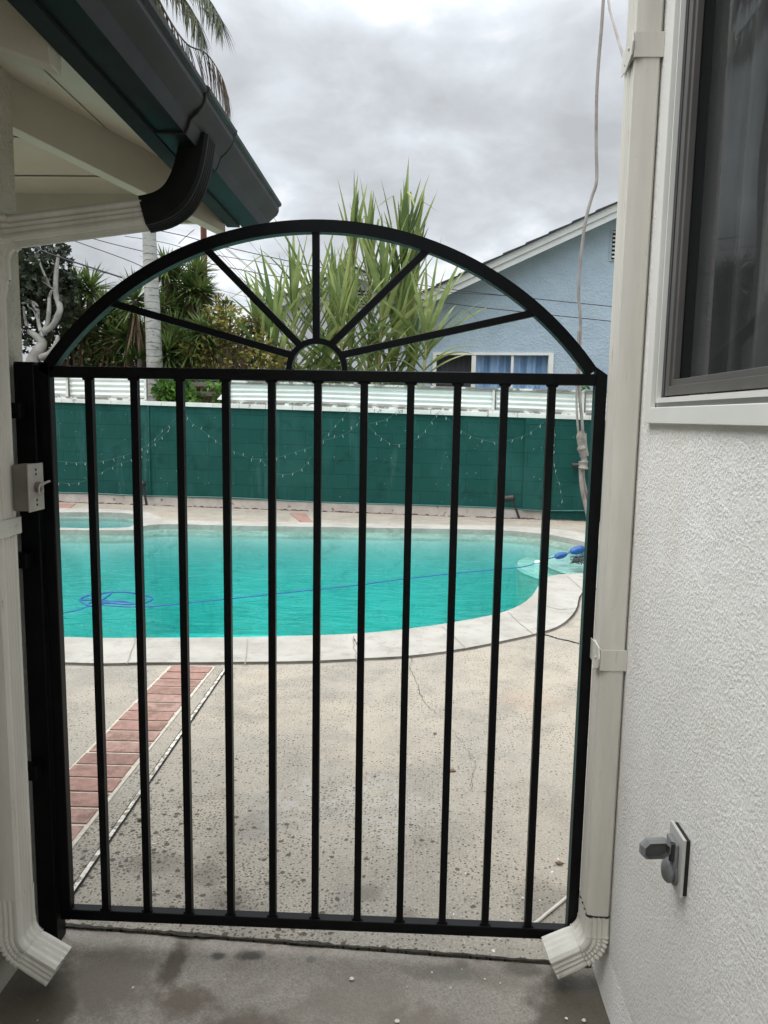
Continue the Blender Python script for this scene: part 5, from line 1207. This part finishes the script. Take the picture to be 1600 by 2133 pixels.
for xa, xb in ((-.45, gx1), (gx1, 12.9)):
    up2 = 1 if xa < gx1 else -1
    m = MB(); m.hexa([W(xa,OF-.35,roofz(xa)), W(xb,OF-.35,roofz(xb)), W(xb,OF-.31,roofz(xb)), W(xa,OF-.31,roofz(xa)), W(xa,OF-.35,roofz(xa)+.25), W(xb,OF-.35,roofz(xb)+.25), W(xb,OF-.31,roofz(xb)+.25), W(xa,OF-.31,roofz(xa)+.25)]); m.build('bargeboard', M['fascia_white'], bh)
    m = MB(); m.hexa([W(xa,OF-.375,roofz(xa)+.13), W(xb,OF-.375,roofz(xb)+.13), W(xb,OF-.352,roofz(xb)+.13), W(xa,OF-.352,roofz(xa)+.13), W(xa,OF-.375,roofz(xa)+.27), W(xb,OF-.375,roofz(xb)+.27), W(xb,OF-.352,roofz(xb)+.27), W(xa,OF-.352,roofz(xa)+.27)]); m.build('bargeboard', M['fascia_white'], bh)
    m = MB(); m.hexa([W(xa,OF-.308,roofz(xa)+.05), W(xb,OF-.308,roofz(xb)+.05), W(xb,OF+9,roofz(xb)+.05), W(xa,OF+9,roofz(xa)+.05), W(xa,OF-.308,roofz(xa)+.18), W(xb,OF-.308,roofz(xb)+.18), W(xb,OF+9,roofz(xb)+.18), W(xa,OF+9,roofz(xa)+.18)]); m.build('soffit', M['fascia_white'], bh)
    m = MB(); k = 0; L = xb-xa; nsh = int(L/.42)
    for i in range(nsh):      # stepped shingle courses along the rake
        a0 = xa+L*i/nsh; a1 = xa+L*(i+1)/nsh; hi = .315 if up2 > 0 else .300; lo = .300 if up2 > 0 else .315
        e = .02
        m.hexa([W(a0,OF-.42,roofz(a0)+.274), W(a1,OF-.42,roofz(a1)+.274), W(a1,OF+9,roofz(a1)+.274), W(a0,OF+9,roofz(a0)+.274), W(a0,OF-.42,roofz(a0)+lo+e*(up2>0)), W(a1,OF-.42,roofz(a1)+hi-e*(up2>0)), W(a1,OF+9,roofz(a1)+hi-e*(up2>0)), W(a0,OF+9,roofz(a0)+lo+e*(up2>0))])
    m.build('roof', M['shingle'], bh)
bw = bpy.data.objects.new('window', None); COL.objects.link(bw); bw.parent = bh; bw.matrix_parent_inverse = Matrix.Translation(-Vector(bh.location)); bw.location = W(1.6, OF, 1.9)
bpy.context.view_layer.update()
def bw_build(mb, nm, mat, **k):
    o = mb.build(nm, mat, None, **k); o.parent = bw; o.matrix_parent_inverse = bw.matrix_world.inverted(); return o
def wbox(m, x0, x1, o0, o1, z0, z1): m.hexa([W(x0,o0,z0), W(x1,o0,z0), W(x1,o1,z0), W(x0,o1,z0), W(x0,o0,z1), W(x1,o0,z1), W(x1,o1,z1), W(x0,o1,z1)])
m = MB(); fw = .07; m1_, m2_ = 1.24, 2.06
wbox(m, wl_-.03, wl_+fw-.02, OF-.03, OF+.06, wb_, wt_); wbox(m, wr_-fw, wr_+.03, OF-.03, OF+.06, wb_, wt_); wbox(m, wl_+fw-.02, wr_-fw, OF-.03, OF+.06, wt_-.05, wt_); wbox(m, wl_+fw-.02, wr_-fw, OF-.03, OF+.06, wb_, wb_+.05)
wbox(m, m1_, m1_+.09, OF-.02, OF+.05, wb_+.05, wt_-.05); wbox(m, m2_, m2_+.05, OF-.01, OF+.05, wb_+.05, wt_-.05); bw_build(m, 'frame', M['white_frame'])
m = MB(); m.add([W(m1_+.09,OF+.03,wb_+.05), W(wr_-fw,OF+.03,wb_+.05), W(wr_-fw,OF+.03,wt_-.05), W(m1_+.09,OF+.03,wt_-.05)], [(0,1,2,3)]); m.add([W(wl_+.05,OF+.03,wb_+.05), W(m1_,OF+.03,wb_+.05), W(m1_,OF+.03,wt_-.05), W(wl_+.05,OF+.03,wt_-.05)], [(0,1,2,3)]); bw_build(m, 'pane', glass('far_glass', .5, (.95,.96,.97), 1.25))
m = MB(); n = 90
for j in range(2):
    for i in range(n+1):
        x = m1_+.05+(wr_-.03-m1_-.05)*i/n; m.v.append(W(x, OF+.14+.05*math.sin(x*17)+.03*math.sin(x*41), (wb_, wt_)[j]))
for i in range(n): m.f.append((i, i+1, n+2+i, n+1+i)); m.m.append(0)
bw_build(m, 'curtain', M['curtain_blue'], smooth=True, sharp=180)
m = MB(); wbox(m, wl_, m1_+.05, OF+.2, OF+.22, wb_, wt_); bw_build(m, 'curtain', simple('dark_curtain', (.09,.09,.10), (.05,.05,.06), .9, 6, stretch=(5,1,.3)))
vn = MB(); wbox(vn, 3.93, 4.7, OF-.02, OF+.0, 4.66, 5.30); vn.build('vent_frame', M['stucco_blue'], bh)
vn = MB(); wbox(vn, 3.97, 4.66, OF-.024, OF-.0205, 4.70, 5.26); vn.build('vent_opening', M['dark_gap'], bh)
for i in range(7):
    z = 4.72+i*.08; m = MB(); m.hexa([W(3.97,OF-.06,z), W(4.66,OF-.06,z), W(4.66,OF-.026,z+.03), W(3.97,OF-.026,z+.03), W(3.97,OF-.06,z+.014), W(4.66,OF-.06,z+.014), W(4.66,OF-.026,z+.044), W(3.97,OF-.026,z+.044)]); m.build('slat', M['fascia_white'], bh)
# small white gabled house behind the cane
wh = thing('white_house', (-1.6, 24, 0), 'small white gabled house half hidden behind the sugarcane', 'house')
px_, pz_, s_ = -1.75, 5.40, .42
m = MB(); Yh = 22
def wzr(x): return pz_-abs(x-px_)*s_
m.add([(-4.2,Yh,0),(1.6,Yh,0),(1.6,Yh,wzr(1.6)),(px_,Yh,pz_),(-4.2,Yh,wzr(-4.2))], [(0,1,2,3,4)]); m.add([(-4.2,Yh,0),(-4.2,Yh+6,0),(-4.2,Yh+6,wzr(-4.2)),(-4.2,Yh,wzr(-4.2))], [(3,2,1,0)]); m.build('wall', M['stucco_white'], wh)
m = MB()
for a_, b_ in ((-4.5, px_), (px_, 1.9)): m.hexa([(a_,Yh-.3,wzr(a_)+.0),(b_,Yh-.3,wzr(b_)+.0),(b_,Yh+6,wzr(b_)),(a_,Yh+6,wzr(a_)),(a_,Yh-.3,wzr(a_)+.22),(b_,Yh-.3,wzr(b_)+.22),(b_,Yh+6,wzr(b_)+.22),(a_,Yh+6,wzr(a_)+.22)])
m.build('roof', M['fascia_white'], wh)
m = MB()
for a_, b_ in ((-4.6, px_), (px_, 2.0)): m.hexa([(a_,Yh-.35,wzr(a_)+.225),(b_,Yh-.35,wzr(b_)+.225),(b_,Yh+6,wzr(b_)+.225),(a_,Yh+6,wzr(a_)+.225),(a_,Yh-.35,wzr(a_)+.28),(b_,Yh-.35,wzr(b_)+.28),(b_,Yh+6,wzr(b_)+.28),(a_,Yh+6,wzr(a_)+.28)])
m.build('shingles', M['shingle'], wh)
for i in range(6): MB().box((px_-.15,Yh-.03,4.55+i*.09), (px_+.45,Yh-.005,4.59+i*.09)).build('vent_slat', M['dark_gap'], wh)
# shed with tiled roof glimpsed in the gap
sh = thing('tiled_shed', gnd(445, 19), 'low cream shed with terracotta roof tiles seen through the fence gap', 'shed')
A, B = py(405,838,19), py(520,838,19); m = MB(); m.box((A.x,19,0), (B.x,21,py(440,820,19).z)); m.build('wall', M['cream_wall'], sh)
m = MB(); z0_ = py(440,822,19).z
for i in range(16):
    x = A.x-.1+i*.1; m.tube([(x,18.8,z0_), (x,21.2,z0_+.25)], .055, 8)
m.build('roof', M['terracotta'], sh)
